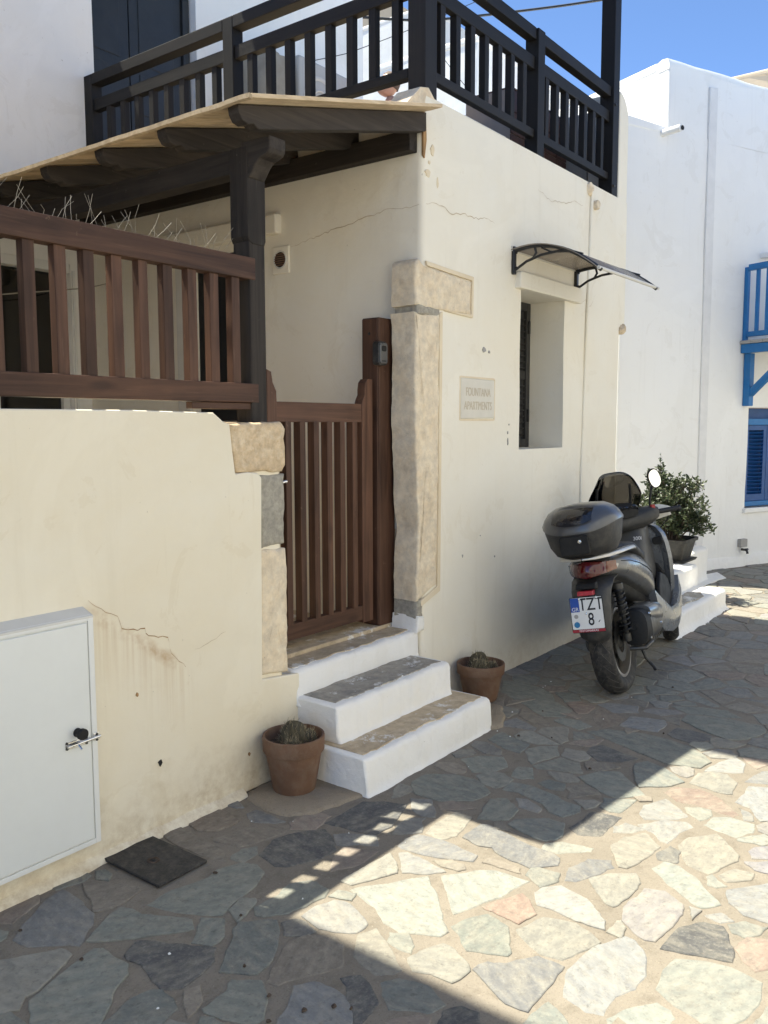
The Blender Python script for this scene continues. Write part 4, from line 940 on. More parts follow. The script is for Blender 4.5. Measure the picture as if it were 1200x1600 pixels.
for k in range(7):
    y = 0.0+k*0.458; T = 0.095
    # profile in x-z along the slope, scrolled tail end
    def zt(x): return 2.885+SL*(x+1.35)
    tail = [(-1.35, zt(-1.35)), (-1.345, zt(-1.35)-0.03), (-1.325, zt(-1.33)-0.06), (-1.295, zt(-1.30)-0.074), (-1.262, zt(-1.26)-0.075), (-1.248, zt(-1.25)-0.085), (-1.235, zt(-1.24)-T)]
    pr = tail + [(-0.005, zt(-0.005)-T), (-0.005, zt(-0.005))]
    yy0 = y-0.035 if k else y-0.028
    mb = MB(); mb.prism(pr, yy0, yy0+0.062, 1); mb.build('rafter', 'dark_wood_x', perg, bevel=0.004)
random.seed(9); y = -0.125; kk = 0
while y < 3.0:
    wd = random.uniform(0.085, 0.10)
    x0 = -1.362+random.uniform(-0.014, 0.006); x1 = -0.008 if y > 0.02 else -0.005
    if kk == 0: x1 = 0.0
    mb = MB(); t0 = 0.004+random.uniform(0, 0.002)
    mb.hexa([(x0, y, zt(x0)+t0), (x1, y, zt(x1)+t0), (x1, y+wd-0.004, zt(x1)+t0), (x0, y+wd-0.004, zt(x0)+t0),
             (x0, y, zt(x0)+t0+0.017), (x1, y, zt(x1)+t0+0.017), (x1, y+wd-0.004, zt(x1)+t0+0.017), (x0, y+wd-0.004, zt(x0)+t0+0.017)])
    mb.build('roof_board', 'roof_board', perg, bevel=0.002); y += wd; kk += 1
mb = MB(); mb.loft([[(-1.386, y_, zt(-1.38)+0.002+w_), (-1.372, y_, zt(-1.38)-0.002+w_), (-1.372, y_, zt(-1.38)+0.018+w_), (-1.386, y_, zt(-1.38)+0.020+w_)] for y_, w_ in [(-0.13+0.06*k, 0.005*noise.noise((k*0.45, 2, 3))) for k in range(53)]]); mb.build('edge_trim', 'roof_board', perg, smooth=40)
# mortar upstand where roof meets the corner of the parapet
mb = MB(); mb.prism([(-0.16,3.215),(0.10,3.30),(0.12,3.325),(0.06,3.375),(-0.02,3.355),(-0.12,3.255)], 0.0, 0.16, 1); jit(mb, 0.012, 16, 4); mb.build('mortar_upstand', 'worn_limestone', perg, bevel=0.006)

# ================================================================ gate
gate = thing('entrance_gate', (-0.55, 0.22, 0.5), 'brown wooden slatted entrance gate at the top of the white steps', 'gate')
GY0, GY1 = 0.20, 0.245
mb = MB(); mb.prism([(-0.985,0.53),(-0.92,0.53),(-0.92,1.71),(-0.922,1.76),(-0.945,1.80),(-0.955,1.85),(-0.985,1.86)], GY0-0.004, GY1+0.004, 1); mb.build('stile', 'brown_wood_z', gate, bevel=0.003)
mb = MB(); mb.prism([(-0.275,0.53),(-0.185,0.53),(-0.185,1.845),(-0.225,1.845),(-0.245,1.825),(-0.252,1.79),(-0.252,1.76),(-0.268,1.735),(-0.278,1.71)], GY0-0.004, GY1+0.004, 1); mb.build('stile', 'brown_wood_z', gate, bevel=0.003)
mb = MB(); mb.box(-0.922, -0.273, GY0, GY1, 1.615, 1.712); mb.build('top_rail', 'brown_wood_x', gate, bevel=0.003)
mb = MB(); mb.box(-0.922, -0.273, GY0, GY1, 0.545, 0.625); mb.build('bottom_rail', 'brown_wood_x', gate, bevel=0.003)
for k in range(6):
    x = -0.864+k*0.1015
    mb = MB(); mb.box(x, x+0.040, GY0-0.004, GY1-0.004, 0.62, 1.618); mb.build('slat', 'brown_wood_z', gate, bevel=0.003)
mb = MB(); mb.box(-0.90, -0.20, GY1+0.001, GY1+0.035, 1.10, 1.17) if False else mb.tube([(-0.935, 0.19, 1.33), (-0.935, 0.165, 1.33), (-0.90, 0.16, 1.335)], 0.008, 8); mb.build('handle', 'chrome', gate, smooth=60)
gpost = thing('gate_post', (-0.08, 0.22, 0.5), 'thick brown wooden gate post fixed beside the stone jamb', 'post')
mb = MB(); mb.box(-0.155, -0.012, 0.175, 0.29, 0.49, 2.175); mb.build('post', 'brown_wood_z', gpost, bevel=0.006)
mb = MB(); mb.box(-0.163, -0.150, 0.182, 0.285, 0.50, 2.168); mb.build('side_board', 'brown_wood_z', gpost, bevel=0.004)
for z in (2.09, 1.45, 1.15, 0.75):
    mb = MB(); mb.lathe([(0.0,-0.1675),(0.006,-0.1675),(0.008,-0.163)], (0, 0.235, z), 10, 0); mb.build('screw', 'dark_metal', gpost)
for z0, z1 in ((2.08,2.17), (1.62,1.45), (1.02,0.88)):
    mb = MB(); mb.box(-0.014, -0.002, 0.178, 0.20, min(z0, z1), max(z0, z1)); mb.build('wedge', 'roof_board', gpost, bevel=0.002)
kb = thing('key_box', (-0.17, 0.17, 1.98), 'small grey combination key box screwed to the gate post', 'key box')
def rrect(cx, cz, w, h, r, n=5):
    out = []
    for (sx, sz, a0) in ((1, 1, 0), (-1, 1, 90), (-1, -1, 180), (1, -1, 270)):
        for k in range(n+1):
            a = R(a0+90*k/n); out.append((cx+sx*(w/2-r)+r*math.cos(a), cz+sz*(h/2-r)+r*math.sin(a)))
    return out
KX = -0.172
mb = MB(); mb.prism(rrect(KX, 1.98, 0.078, 0.125, 0.018), 0.135, 0.176, 1); mb.build('housing', 'dark_metal', kb, bevel=0.004)
mb = MB(); mb.prism(rrect(KX, 1.98, 0.064, 0.108, 0.014), 0.128, 0.137, 1); mb.build('door', 'silver_paint', kb, bevel=0.002)
mb = MB(); mb.prism(rrect(KX, 2.005, 0.040, 0.030, 0.010), 0.1255, 0.129, 1); mb.build('dial_cover', 'black_plastic', kb, bevel=0.001)
mb = MB(); mb.box(KX-0.018, KX+0.018, 0.1268, 0.1285, 1.936, 1.942); mb.build('maker_mark', 'letter_black', kb)

# ================================================================ entrance steps
st = thing('entrance_steps', (-0.55, -0.2, 0), 'three whitewashed stone steps rising to the wooden gate', 'steps')
def step_block(x0, x1, y0, y1, z0, z1, seed, top_mat, inset_f=0.02, name='step'):
    mb = MB(); nx = 44
    def ring(x):
        d = 0.010*noise.noise((x*5, seed, 1)); e = 0.006*noise.noise((x*11, seed, 4))
        return [(x, y1, z0), (x, y0-0.02+d, z0), (x, y0-0.004+d, z0+0.02), (x, y0+d, z0+0.05), (x, y0+0.004+d, z1-0.03), (x, y0+0.012+d, z1-0.008), (x, y0+0.03+d, z1+e*0.3), (x, y1, z1)]
    xs_ = [x0+(x1-x0)*i/nx for i in range(nx+1)]
    mb.loft([ring(x) for x in xs_]); jit(mb, 0.014, 6, seed, (0.8, 0.6, 0.3)); jit(mb, 0.009, 22, seed+3, (0.8, 0.7, 0.35)); b = mb.build(name, 'step_paint', st, smooth=50, bevel=0.009, seg=3)
    # bare stone tread with an uneven paint line
    pts = []
    for i in range(60): 
        x = x0+inset_f+(x1-x0-2*inset_f)*i/59; pts.append((x, y0+0.046+0.024*noise.noise((x*8, seed, 7))+0.012*noise.noise((x*30, seed, 2))))
    pts += [(x1-inset_f, y1-0.005), (x0+inset_f, y1-0.005)]
    t = MB(); t.prism(pts, z1-0.01, z1+0.0045, 2); t.build('tread', top_mat, b)
    return b
step_block(-1.075, -0.005, -0.455, 0.0, -0.01, 0.168, 1.0, 'tread_stone', 0.035)
step_block(-1.015, -0.085, -0.248, 0.02, 0.16, 0.343, 2.0, 'tread_slate', 0.035)
step_block(-1.02, -0.035, -0.004, 0.6, 0.30, 0.468, 3.0, 'tread_stone', 0.02)
mb = MB(); mb.box(-1.07, -0.01, 0.02, 0.45, 0.0, 0.45); mb.build('core', 'step_paint', st)
mb = MB(); mb.box(-0.98, -0.01, 0.17, 0.30, 0.455, 0.492); mb.build('sill', 'tread_stone', st, bevel=0.006)
# courtyard floor and its walls
mb = MB(); mb.box(-6, -0.01, 0.37, 3.0, 0.0, 0.455); struct(mb.build('courtyard_floor', 'tread_stone'))

# ================================================================ house behind the courtyard, with upstairs door
bh = thing('rear_house', (-1.5, 3.2, 0), 'white plastered two storey house behind the courtyard with dark upstairs door', 'house')
mb = MB(); plaster_sheet(mb, [(-9.0, 3.0), (0.115, 3.0), (0.115, 3.36)], 0.0, 5.2, [(9.0-2.2, 9.0-0.145, 0.5, 2.765, 0.12)], 0.008, 0.22, 9)
mb.box(-9, -2.25, 3.13, 6, 0, 5.15); mb.box(-0.10, 0.10, 3.13, 6, 0, 5.15); mb.box(-2.25, -0.10, 3.13, 6, 2.8, 5.15)
mb.build('wall', 'white_plaster', bh, smooth=40)
mb = MB(); plaster_sheet(mb, [(0.116, 3.36), (3.75, 3.36), (3.75, 6.0)], 3.15, 6.2, [(0.03, 1.30, 3.16, 5.6, 0.13)], 0.006, 0.25, 12); mb.box(0.12, 3.70, 3.50, 6.0, 3.15, 6.15)
mb.build('wall', 'white_plaster', bh, smooth=40)
d = MB()
for a, b, c, e in ((0.15,0.235,3.18,5.58), (1.33,1.40,3.18,5.58), (0.235,1.33,5.48,5.58)): d.box(a, b, 3.43, 3.48, c, e)
dr = d.build('door', 'upper_door_paint', bh, bevel=0.004)
for x0, x1 in ((0.24, 0.775), (0.785, 1.325)):
    d = MB(); d.box(x0, x1, 3.455, 3.49, 3.19, 5.47); lf = d.build('leaf', 'upper_door_paint', dr, bevel=0.004)
    for z0, z1 in ((3.28, 3.62), (3.70, 4.10), (4.18, 4.50), (4.58, 5.35)):
        d = MB(); d.box(x0+0.09, x1-0.09, 3.448, 3.456, z0, z1); d.build('panel', 'upper_door_paint', lf, bevel=0.008)
# courtyard sliding door
d = MB()
for a, b, c, e in ((-2.2,-2.15,0.5,2.76), (-0.205,-0.148,0.5,2.76), (-2.15,-0.205,2.70,2.76), (-0.74,-0.69,0.5,2.70)): d.box(a, b, 3.05, 3.10, c, e)
sdr = d.build('sliding_door', 'frame_white', bh, bevel=0.004)
d = MB(); d.box(-2.15, -0.205, 3.085, 3.09, 0.5, 2.70); d.build('pane', 'window_glass', sdr)
d = MB(); d.box(-2.2, -0.15, 3.14, 3.145, 0.5, 2.75); d.build('dark_backing', 'interior_dark', sdr)  # near-black sheet painted in for the unlit room behind the glass
d = MB(); d.box(-2.2, -0.15, 2.995, 3.05, 2.70, 2.768); d.build('shutter_box', 'frame_white', sdr, bevel=0.004)
d = MB(); d.box(-0.135, -0.115, 2.985, 3.01, 0.5, 2.72); d.build('downpipe', 'frame_white', sdr, bevel=0.004)
d = MB(); d.tube([(-1.8, 2.6, 2.30), (-1.0, 2.62, 2.41), (-0.25, 2.65, 2.55), (-0.02, 2.66, 2.62)], 0.004, 5); tag(d.build('washing_line', 'wire'), 'thin pale washing line strung behind the wooden fence', 'line')

# air conditioner and its tarp
ac = thing('air_conditioner', (2.5, 3.1, 4.1), 'pale grey outdoor air conditioner box on the rear house wall', 'air conditioner')
d = MB(); d.box(2.28, 3.02, 2.95, 3.27, 4.32, 5.0); d.build('casing', 'ac_grey', ac, bevel=0.02)
d = MB(); d.lathe([(0.20,-0.004),(0.22,-0.012),(0.24,-0.004)], (2.58, 2.95, 4.64), 28, 1, False); d.lathe([(0.10,-0.006),(0.11,-0.012),(0.12,-0.006)], (2.58, 2.95, 4.64), 28, 1, False); d.build('fan_guard', 'frame_grey_white', ac, smooth=60)
d = MB(); d.box(2.4, 2.45, 3.0, 3.36, 4.28, 4.32); d.box(2.85, 2.9, 3.0, 3.36, 4.28, 4.32); d.build('bracket', 'ac_grey', ac)
tp = thing('covered_equipment', (2.1, 3.05, 3.2), 'beige tarpaulin draped over equipment beside the air conditioner', 'tarpaulin')
d = MB(); random.seed(3); rings = []
for i, z in enumerate([3.2, 3.4, 3.7, 4.0, 4.3, 4.6, 4.82, 4.92]):
    ring = []; sc = 1.0-0.1*(z > 4.85)
    for k in range(28):
        a = 2*math.pi*k/28; ca, sa = math.cos(a), math.sin(a); e = 4.0
        rr = (abs(ca)**e+abs(sa)**e)**(-1/e)*(1+0.05*math.sin(a*7+z*2)+0.03*math.sin(a*13-z*5))
        ring.append((2.04+0.20*sc*rr*ca, 3.12+0.18*sc*rr*sa, z))
    rings.append(ring)
d.loft(rings); jit(d, 0.025, 5, 2); d.build('cover', 'tarp', tp, smooth=60)
d = MB(); d.tube([(2.04+0.222*math.cos(a*0.3), 3.12+0.20*math.sin(a*0.3), 4.35+0.01*math.sin(a)) for a in range(22)], 0.006, 6); d.build('strap', 'cable_black', tp)

# ================================================================ maxi scooter (local axes: x forward, y left, z up, origin under the rear axle)
sc = thing('motor_scooter', (1.005, -0.764, 0.0), 'grey motor scooter with top box and smoked windscreen parked against the wall', 'scooter')
sc.rotation_euler = (R(-10.5), 0, R(8.0))
def sec(x, hw, z0, z1, n=24, e=2.8, yc=0.0, et=None, cx=0.0):
    out = []; zc = (z0+z1)/2; hz = (z1-z0)/2
    for k in range(n):
        a = 2*math.pi*(k+0.5)/n; c, s = math.cos(a), math.sin(a)
        ee = e
        y = hw*math.copysign(abs(c)**(2/ee), c); z = hz*math.copysign(abs(s)**(2/ee), s)
        out.append((x+cx*z, yc+y, zc+z))
    return out
def secz(z, x0, x1, hw, n=24, e=2.8, yc=0.0):
    out = []; xc = (x0+x1)/2; hx = (x1-x0)/2
    for k in range(n):
        a = 2*math.pi*(k+0.5)/n; c, s = math.cos(a), math.sin(a)
        out.append((xc+hx*math.copysign(abs(c)**(2/e), c), yc+hw*math.copysign(abs(s)**(2/e), s), z))
    return out
def B(mb, name, mat, parent=sc, **k):
    k.setdefault('smooth', 50); return mb.build(name, mat, parent, local=True, **k)

def wheel(cx, rad, wd, rim, rear, parent=sc):
    w = thing_part = MB()
    hw = wd/2
    prof = [(rim, -hw*0.62), (rim+0.012, -hw*0.80), (rim+(rad-rim)*0.45, -hw), (rim+(rad-rim)*0.72, -hw*0.95), (rad-0.016, -hw*0.74), (rad-0.005, -hw*0.45), (rad, 0),
            (rad-0.005, hw*0.45), (rad-0.016, hw*0.74), (rim+(rad-rim)*0.72, hw*0.95), (rim+(rad-rim)*0.45, hw), (rim+0.012, hw*0.80), (rim, hw*0.62)]
    w.lathe(prof, (cx, 0, rad), 56, 1, cap=False)
    tyre = B(w, 'rear_wheel' if rear else 'front_wheel', 'tyre')
    g = MB()                                                        # tread sipes as thin dark wedges proud of nothing: pale worn edges
    for k in range(26):
        a0 = 2*math.pi*k/26
        for sgn in (-1, 1):
            pts = []
            for t in range(6):
                u = t/5; yy = sgn*hw*(0.10+0.72*u); aa = a0+(0.13*u+0.05*u*u)*1.5+(0.06 if sgn > 0 else 0)
                rr = rad+0.0012-0.016*(abs(yy)/(hw*0.74))**2.4
                pts.append((cx+rr*math.cos(aa), yy, rad+rr*math.sin(aa)))
            g.tube(pts, 0.0016, 4)
    B(g, 'tread_groove', 'tyre_groove', tyre)
    r = MB(); r.lathe([(rim+0.004, -hw*0.66), (rim+0.004, -hw*0.74), (rim-0.012, -hw*0.74), (rim-0.016, -hw*0.55), (rim-0.020, 0), (rim-0.016, hw*0.55), (rim-0.012, hw*0.74), (rim+0.004, hw*0.74), (rim+0.004, hw*0.66)], (cx, 0, rad), 48, 1, cap=False)
    rimo = B(r, 'rim', 'rim_metal', tyre)
    for k in range(5):
        a = 2*math.pi*k/5+0.3; q = MB()
        for da in (-0.17, 0.17):
            q.tube([(cx+0.045*math.cos(a), -0.01, rad+0.045*math.sin(a)), (cx+(rim-0.015)*math.cos(a+da), 0.0, rad+(rim-0.015)*math.sin(a+da))], [0.017, 0.011], 8)
        B(q, 'spoke', 'wheel_dark', rimo)
    h = MB(); h.lathe([(0, -0.055), (0.03, -0.055), (0.045, -0.04), (0.05, 0.04), (0.03, 0.055), (0, 0.055)], (cx, 0, rad), 20, 1); B(h, 'hub', 'engine_metal', rimo)
    dsc = MB(); dsc.lathe([(0.065, -0.048), (0.118, -0.048), (0.118, -0.043), (0.065, -0.043), (0.065, -0.048)], (cx, 0, rad), 36, 1, cap=False); B(dsc, 'brake_disc', 'exhaust_metal', rimo)
    return tyre
plain('column_plastic', (0.062,0.063,0.064), 0.5, var=0.08, dust=0.08)
plain('tyre', (0.022, 0.021, 0.020), 0.75, var=0.2, scale=12, dust=0.28)
plain('tyre_groove', (0.085, 0.080, 0.072), 0.9)
plain('wheel_dark', (0.05, 0.046, 0.042), 0.5, 0.4, dust=0.3)
wheel(0.0, 0.305, 0.135, 0.205, True)
fw = wheel(1.45, 0.300, 0.115, 0.205, False)
fw.matrix_local = Matrix.Translation((1.45, -0.02, 0)) @ Matrix.Rotation(R(14), 4, 'Z') @ Matrix.Translation((-1.45, 0, 0))

# engine, swing arm, exhaust
mb = MB(); mb.loft([sec(-0.06, 0.05, 0.26, 0.36, yc=0.10), sec(0.10, 0.065, 0.22, 0.40, yc=0.11), sec(0.45, 0.075, 0.22, 0.42, yc=0.11), sec(0.60, 0.05, 0.26, 0.38, yc=0.10)]); B(mb, 'transmission_case', 'engine_metal')
mb = MB(); mb.loft([sec(0.33, 0.08, 0.24, 0.50, yc=-0.02), sec(0.50, 0.12, 0.20, 0.56, yc=0), sec(0.75, 0.12, 0.18, 0.52, yc=0), sec(0.86, 0.08, 0.2, 0.4)]); B(mb, 'engine', 'engine_metal')
mb = MB()
for k in range(9): mb.box(0.36+k*0.05, 0.385+k*0.05, -0.135, 0.12, 0.20, 0.34)
B(mb, 'cooling_fins', 'engine_metal', bevel=0.004, smooth=None)
mb = MB(); mb.loft([sec(-0.015, 0.050, 0.300, 0.470, yc=-0.150, cx=0.1), sec(0.000, 0.072, 0.285, 0.485, yc=-0.150, cx=0.1), sec(0.140, 0.080, 0.275, 0.482, yc=-0.150), sec(0.340, 0.078, 0.265, 0.455, yc=-0.148), sec(0.460, 0.060, 0.262, 0.42, yc=-0.145), sec(0.540, 0.028, 0.28, 0.36, yc=-0.14)])
muf = B(mb, 'exhaust', 'exhaust_metal')
mb = MB(); mb.loft([sec(-0.035, 0.050, 0.300, 0.465, yc=-0.150, cx=0.1), sec(-0.025, 0.074, 0.280, 0.487, yc=-0.150, cx=0.1), sec(0.055, 0.083, 0.272, 0.490, yc=-0.150)]); B(mb, 'end_cap', 'black_plastic', muf)
mb = MB(); mb.lathe([(0.0, -0.042), (0.022, -0.044), (0.026, -0.036)], (0, -0.147, 0.395), 16, 0); B(mb, 'outlet', 'interior_dark', muf)
mb = MB(); mb.loft([sec(0.080, 0.070, 0.40, 0.500, yc=-0.160), sec(0.200, 0.078, 0.37, 0.500, yc=-0.162), sec(0.380, 0.075, 0.34, 0.470, yc=-0.158), sec(0.440, 0.05, 0.34, 0.43, yc=-0.15)]); B(mb, 'heat_shield', 'silver_paint', muf)
for p in ((0.04, -0.226, 0.455), (0.04, -0.212, 0.310), (0.24, -0.24, 0.36)):
    mb = MB(); mb.lathe([(0.0, -0.012), (0.008, -0.011), (0.009, 0.0)], p, 8, 1); B(mb, 'bolt', 'chrome', muf)
# rear shock with spring
a = Vector((-0.075, -0.112, 0.335)); b = Vector((-0.085, -0.102, 0.655)); ax = (b-a).normalized()
mb = MB(); mb.tube([a, a+(b-a)*0.5], 0.014, 10); mb.tube([a+(b-a)*0.45, b], 0.022, 12); shock = B(mb, 'rear_shock', 'black_plastic')
u = ax.orthogonal().normalized(); w_ = ax.cross(u); pts = []
for k in range(120):
    t = k/119; an = t*2*math.pi*8.5; pts.append(a+(b-a)*(0.14+0.78*t)+(u*math.cos(an)+w_*math.sin(an))*0.031)
mb = MB(); mb.tube(pts, 0.0052, 6); B(mb, 'spring', 'black_paint', shock)
mb = MB(); mb.tube([a+(b-a)*0.93, b+ax*0.012], 0.032, 12); B(mb, 'spring_cup', 'dark_metal', shock); mb = MB(); mb.tube([a-ax*0.012, a+(b-a)*0.10], 0.022, 12); B(mb, 'spring_cup', 'engine_metal', shock)
mb = MB(); mb.tube([(0.0, -0.09, 0.305), (-0.01, -0.15, 0.318)], 0.022, 10); mb.tube([(-0.02, -0.125, 0.33), (0.14, -0.14, 0.30), (0.30, -0.13, 0.28)], [0.026, 0.02, 0.024], 10); B(mb, 'exhaust_side_arm', 'engine_metal')
mb = MB(); mb.tube([(-0.02, -0.10, 0.262), (-0.01, -0.19, 0.262), (0.13, -0.20, 0.268)], [0.013, 0.015, 0.012], 8); B(mb, 'axle_guard', 'exhaust_metal')
mb = MB(); mb.tube([(0.22, -0.10, 0.24), (0.20, -0.13, 0.15), (0.19, -0.17, 0.10), (0.17, -0.18, 0.085)], 0.010, 8); B(mb, 'centre_stand', 'engine_metal')
mb = MB(); mb.tube([(0.5, 0.10, 0.25), (0.46, 0.20, 0.10), (0.44, 0.28, 0.0)], 0.010, 8); B(mb, 'side_stand', 'engine_metal')
# frame darkness under the seat
mb = MB(); mb.loft([sec(-0.10, 0.075, 0.60, 0.74), sec(0.1, 0.10, 0.56, 0.76), sec(0.35, 0.11, 0.46, 0.72), sec(0.60, 0.12, 0.30, 0.66), sec(0.80, 0.12, 0.22, 0.5)]); B(mb, 'underseat_tub', 'black_plastic')
# rear mudguard and plate carrier
rings = []
for x, z, hw, th in ((-0.16, 0.735, 0.135, 0.02), (-0.27, 0.715, 0.125, 0.02), (-0.335, 0.665, 0.115, 0.022), (-0.365, 0.585, 0.108, 0.022), (-0.378, 0.52, 0.102, 0.022), (-0.385, 0.455, 0.098, 0.022), (-0.380, 0.405, 0.085, 0.02), (-0.372, 0.385, 0.060, 0.015)):
    ring = []
    for k in range(13):
        t = -1+2*k/12; ring.append((x+0.060*abs(t)**2.6, hw*t, z+0.006*(1-t*t)))
    for k in range(12, -1, -1):
        t = -1+2*k/12; ring.append((x+0.060*abs(t)**2.6+th, hw*t*0.97, z-0.008))
    rings.append(ring)
mb = MB(); mb.loft(rings); B(mb, 'rear_mudguard', 'dark_grey_plastic')
rings = []
for k in range(9):
    a_ = R(55+k*11.5); rr = 0.335; rings.append([(rr*math.cos(a_), -0.080, 0.305+rr*math.sin(a_)), (rr*math.cos(a_)*1.015, -0.04, 0.305+rr*math.sin(a_)*1.02), (rr*math.cos(a_)*1.02, 0.04, 0.305+rr*math.sin(a_)*1.02), (rr*math.cos(a_), 0.080, 0.305+rr*math.sin(a_)), (rr*math.cos(a_)*0.985, 0.076, 0.305+rr*math.sin(a_)*0.985), (rr*math.cos(a_)*0.985, -0.076, 0.305+rr*math.sin(a_)*0.985)])
mb = MB(); mb.loft(rings); B(mb, 'inner_mudguard', 'black_plastic')
mb = MB(); mb.prism([(-0.380,0.690),(-0.362,0.718),(-0.32,0.725),(-0.32,0.68)], -0.058, 0.058, 1); B(mb, 'plate_lamp', 'black_plastic', bevel=0.006, smooth=None)
mb = MB(); mb.prism([(-0.396,0.655),(-0.390,0.680),(-0.355,0.680),(-0.36,0.655)], -0.046, 0.046, 1); B(mb, 'reflector', 'reflector_red', bevel=0.003, smooth=None)
# number plate, tilted a little
PT = Matrix.Translation((-0.412, 0.0, 0.556)) @ Matrix.Rotation(R(7), 4, 'Y') @ Matrix.Rotation(R(-90), 4, 'Z') @ Matrix.Rotation(R(90), 4, 'X')
# plate-local: x to the right as seen from behind, y up, z towards the viewer
def plate_part(pts, z0, z1, name, mat, par, bev=0.0):
    m_ = MB(); m_.prism(pts, z0, z1, 2); m_.rot(PT); return m_.build(name, mat, par, local=True, bevel=bev)
pl = plate_part(rrect(0, -0.004, 0.192, 0.200, 0.010), -0.006, 0.0, 'number_plate', 'black_plastic', sc, 0.001)
plate_part(rrect(0.0, 0.004, 0.182, 0.176, 0.006), 0.0, 0.0015, 'plate_face', 'plate_white', pl)
plate_part([(-0.090,0.013),(-0.040,0.013),(-0.040,0.091),(-0.090,0.091)], 0.0015, 0.0022, 'blue_band', 'plate_blue', pl)
plate_part([(-0.093,-0.101),(0.093,-0.101),(0.093,-0.086),(-0.093,-0.086)], 0.0, 0.0018, 'dealer_strip', 'plate_red', pl)
plate_part([(0.017*math.cos(t*0.45)-0.064, 0.017*math.sin(t*0.45)-0.058) for t in range(14)], 0.0015, 0.0022, 'blue_sticker', 'sticker_blue', pl)
plate_part([(0.012*math.cos(t*0.45)-0.064, 0.012*math.sin(t*0.45)-0.012) for t in range(14)], 0.0015, 0.0022, 'grey_sticker', 'grey_render', pl)
text_mesh('country_code', 'GR', 0.030, 'letter_white', pl, PT @ Matrix.Translation((-0.065, 0.027, 0.0024)), 0.0002)
text_mesh('registration', 'TZT', 0.098, 'letter_black', pl, PT @ Matrix.Translation((0.027, 0.050, 0.0020)), 0.0004, 0.78, 0.0008)
text_mesh('registration', '8', 0.098, 'letter_black', pl, PT @ Matrix.Translation((0.020, -0.034, 0.0020)), 0.0004, 0.74, 0.0008)
text_mesh('dealer_name', 'MOTOMARKAS', 0.016, 'letter_white', pl, PT @ Matrix.Translation((0.0, -0.0935, 0.0022)), 0.0002, 1.0)
mb = MB(); mb.bar((0.060,-0.050,0.0018), (0.070,-0.038,0.0018), 0.004, 0.001); mb.rot(PT); mb.build('ink_mark', 'letter_black', pl, local=True)
for px, py in ((-0.036, 0.084), (0.062, 0.088), (-0.005, 0.002)):
    mb = MB(); mb.lathe([(0.0, 0.005), (0.006, 0.0045), (0.008, 0.0015)], (px, py, 0), 10, 2); mb.rot(PT); mb.build('plate_screw', 'chrome', pl, local=True)

# tail: side panels, lamp cluster
body = MB(); body.loft([sec(-0.255, 0.060, 0.765, 0.810, e=2.4), sec(-0.22, 0.100, 0.740, 0.835, e=2.6), sec(-0.13, 0.155, 0.705, 0.850), sec(0.0, 0.178, 0.665, 0.850), sec(0.16, 0.192, 0.605, 0.835), sec(0.32, 0.195, 0.545, 0.800), sec(0.46, 0.186, 0.490, 0.745), sec(0.55, 0.172, 0.455, 0.68), sec(0.60, 0.15, 0.44, 0.60)])
bo = B(body, 'tail_cowl', 'silver_paint')
# lamp cluster wraps round the tail: separate lenses left to right
def lens_strip(y0, y1, name, mat, dz0, dz1, grow=0.006):
    mb = MB(); rings = []
    for k in range(9):
        y = y0+(y1-y0)*k/8; ay = abs(y)/0.146
        xf = -0.318+0.185*ay**2.4; z0 = 0.738+(dz0+0.026)*ay; z1 = 0.834+(dz1-0.040)*ay; zm = (z0+z1)/2
        rings.append([(xf+0.035, y, z0-0.002), (xf-grow*0.2, y, z0), (xf-grow-0.006, y, zm), (xf-grow*0.2+0.014, y, z1), (xf+0.045, y, z1+0.002)])
    mb.loft(rings); return B(mb, name, mat, bo)
lens_strip(-0.100, 0.100, 'tail_lamp', 'red_lens', 0.0, 0.015)
for s in (-1, 1):
    lens_strip(s*0.102, s*0.138, 'indicator_lens', 'orange_lens', 0.0, 0.015)
    lens_strip(s*0.139, s*0.149, 'side_lens', 'clear_lens', 0.005, 0.010)
# grab rail
for s in (-1, 1):
    mb = MB(); path_ = [(0.20, s*0.150, 0.835), (0.10, s*0.168, 0.850), (-0.04, s*0.168, 0.856), (-0.18, s*0.158, 0.858), (-0.28, s*0.125, 0.856), (-0.325, s*0.07, 0.854), (-0.335, 0.0, 0.854)]
    rings = []
    for i, p in enumerate(path_):
        d = (Vector(path_[min(i+1, 6)])-Vector(path_[max(i-1, 0)])).normalized(); sd_ = Vector((-d.y, d.x, 0)).normalized()
        rings.append([Vector(p)+sd_*ww+Vector((0, 0, hh)) for ww, hh in ((-0.024, -0.006), (-0.026, 0.004), (-0.018, 0.014), (0.018, 0.014), (0.026, 0.004), (0.024, -0.006))])
    mb.loft(rings); B(mb, 'grab_rail', 'chrome' if False else 'rail_silver') if 'rail_silver' in M else (plain('rail_silver', (0.50, 0.49, 0.47), 0.35, 0.6, var=0.05, dust=0.08), B(mb, 'grab_rail', 'rail_silver'))
# panel seams along the tail
for s in (-1, 1):
    mb = MB(); mb.tube([(x, s*(w+0.0005), z) for x, w, z in ((-0.12, 0.158, 0.800), (0.0, 0.177, 0.785), (0.16, 0.192, 0.745), (0.32, 0.195, 0.695), (0.46, 0.186, 0.640))], 0.0022, 5); B(mb, 'panel_seam', 'black_plastic', bo)
# brake hose and throttle cables
mb = MB(); mb.tube([(0.90, -0.20, 0.985), (1.02, -0.24, 0.99), (1.10, -0.20, 0.92), (1.08, -0.12, 0.84)], 0.005, 6); B(mb, 'brake_hose', 'black_plastic')
# seat
mb = MB(); mb.loft([sec(-0.06, 0.10, 0.845, 0.875), sec(0.05, 0.155, 0.83, 0.895), sec(0.25, 0.165, 0.80, 0.88), sec(0.42, 0.150, 0.74, 0.825), sec(0.60, 0.125, 0.69, 0.79), sec(0.68, 0.08, 0.68, 0.75)]); B(mb, 'seat', 'seat_vinyl')
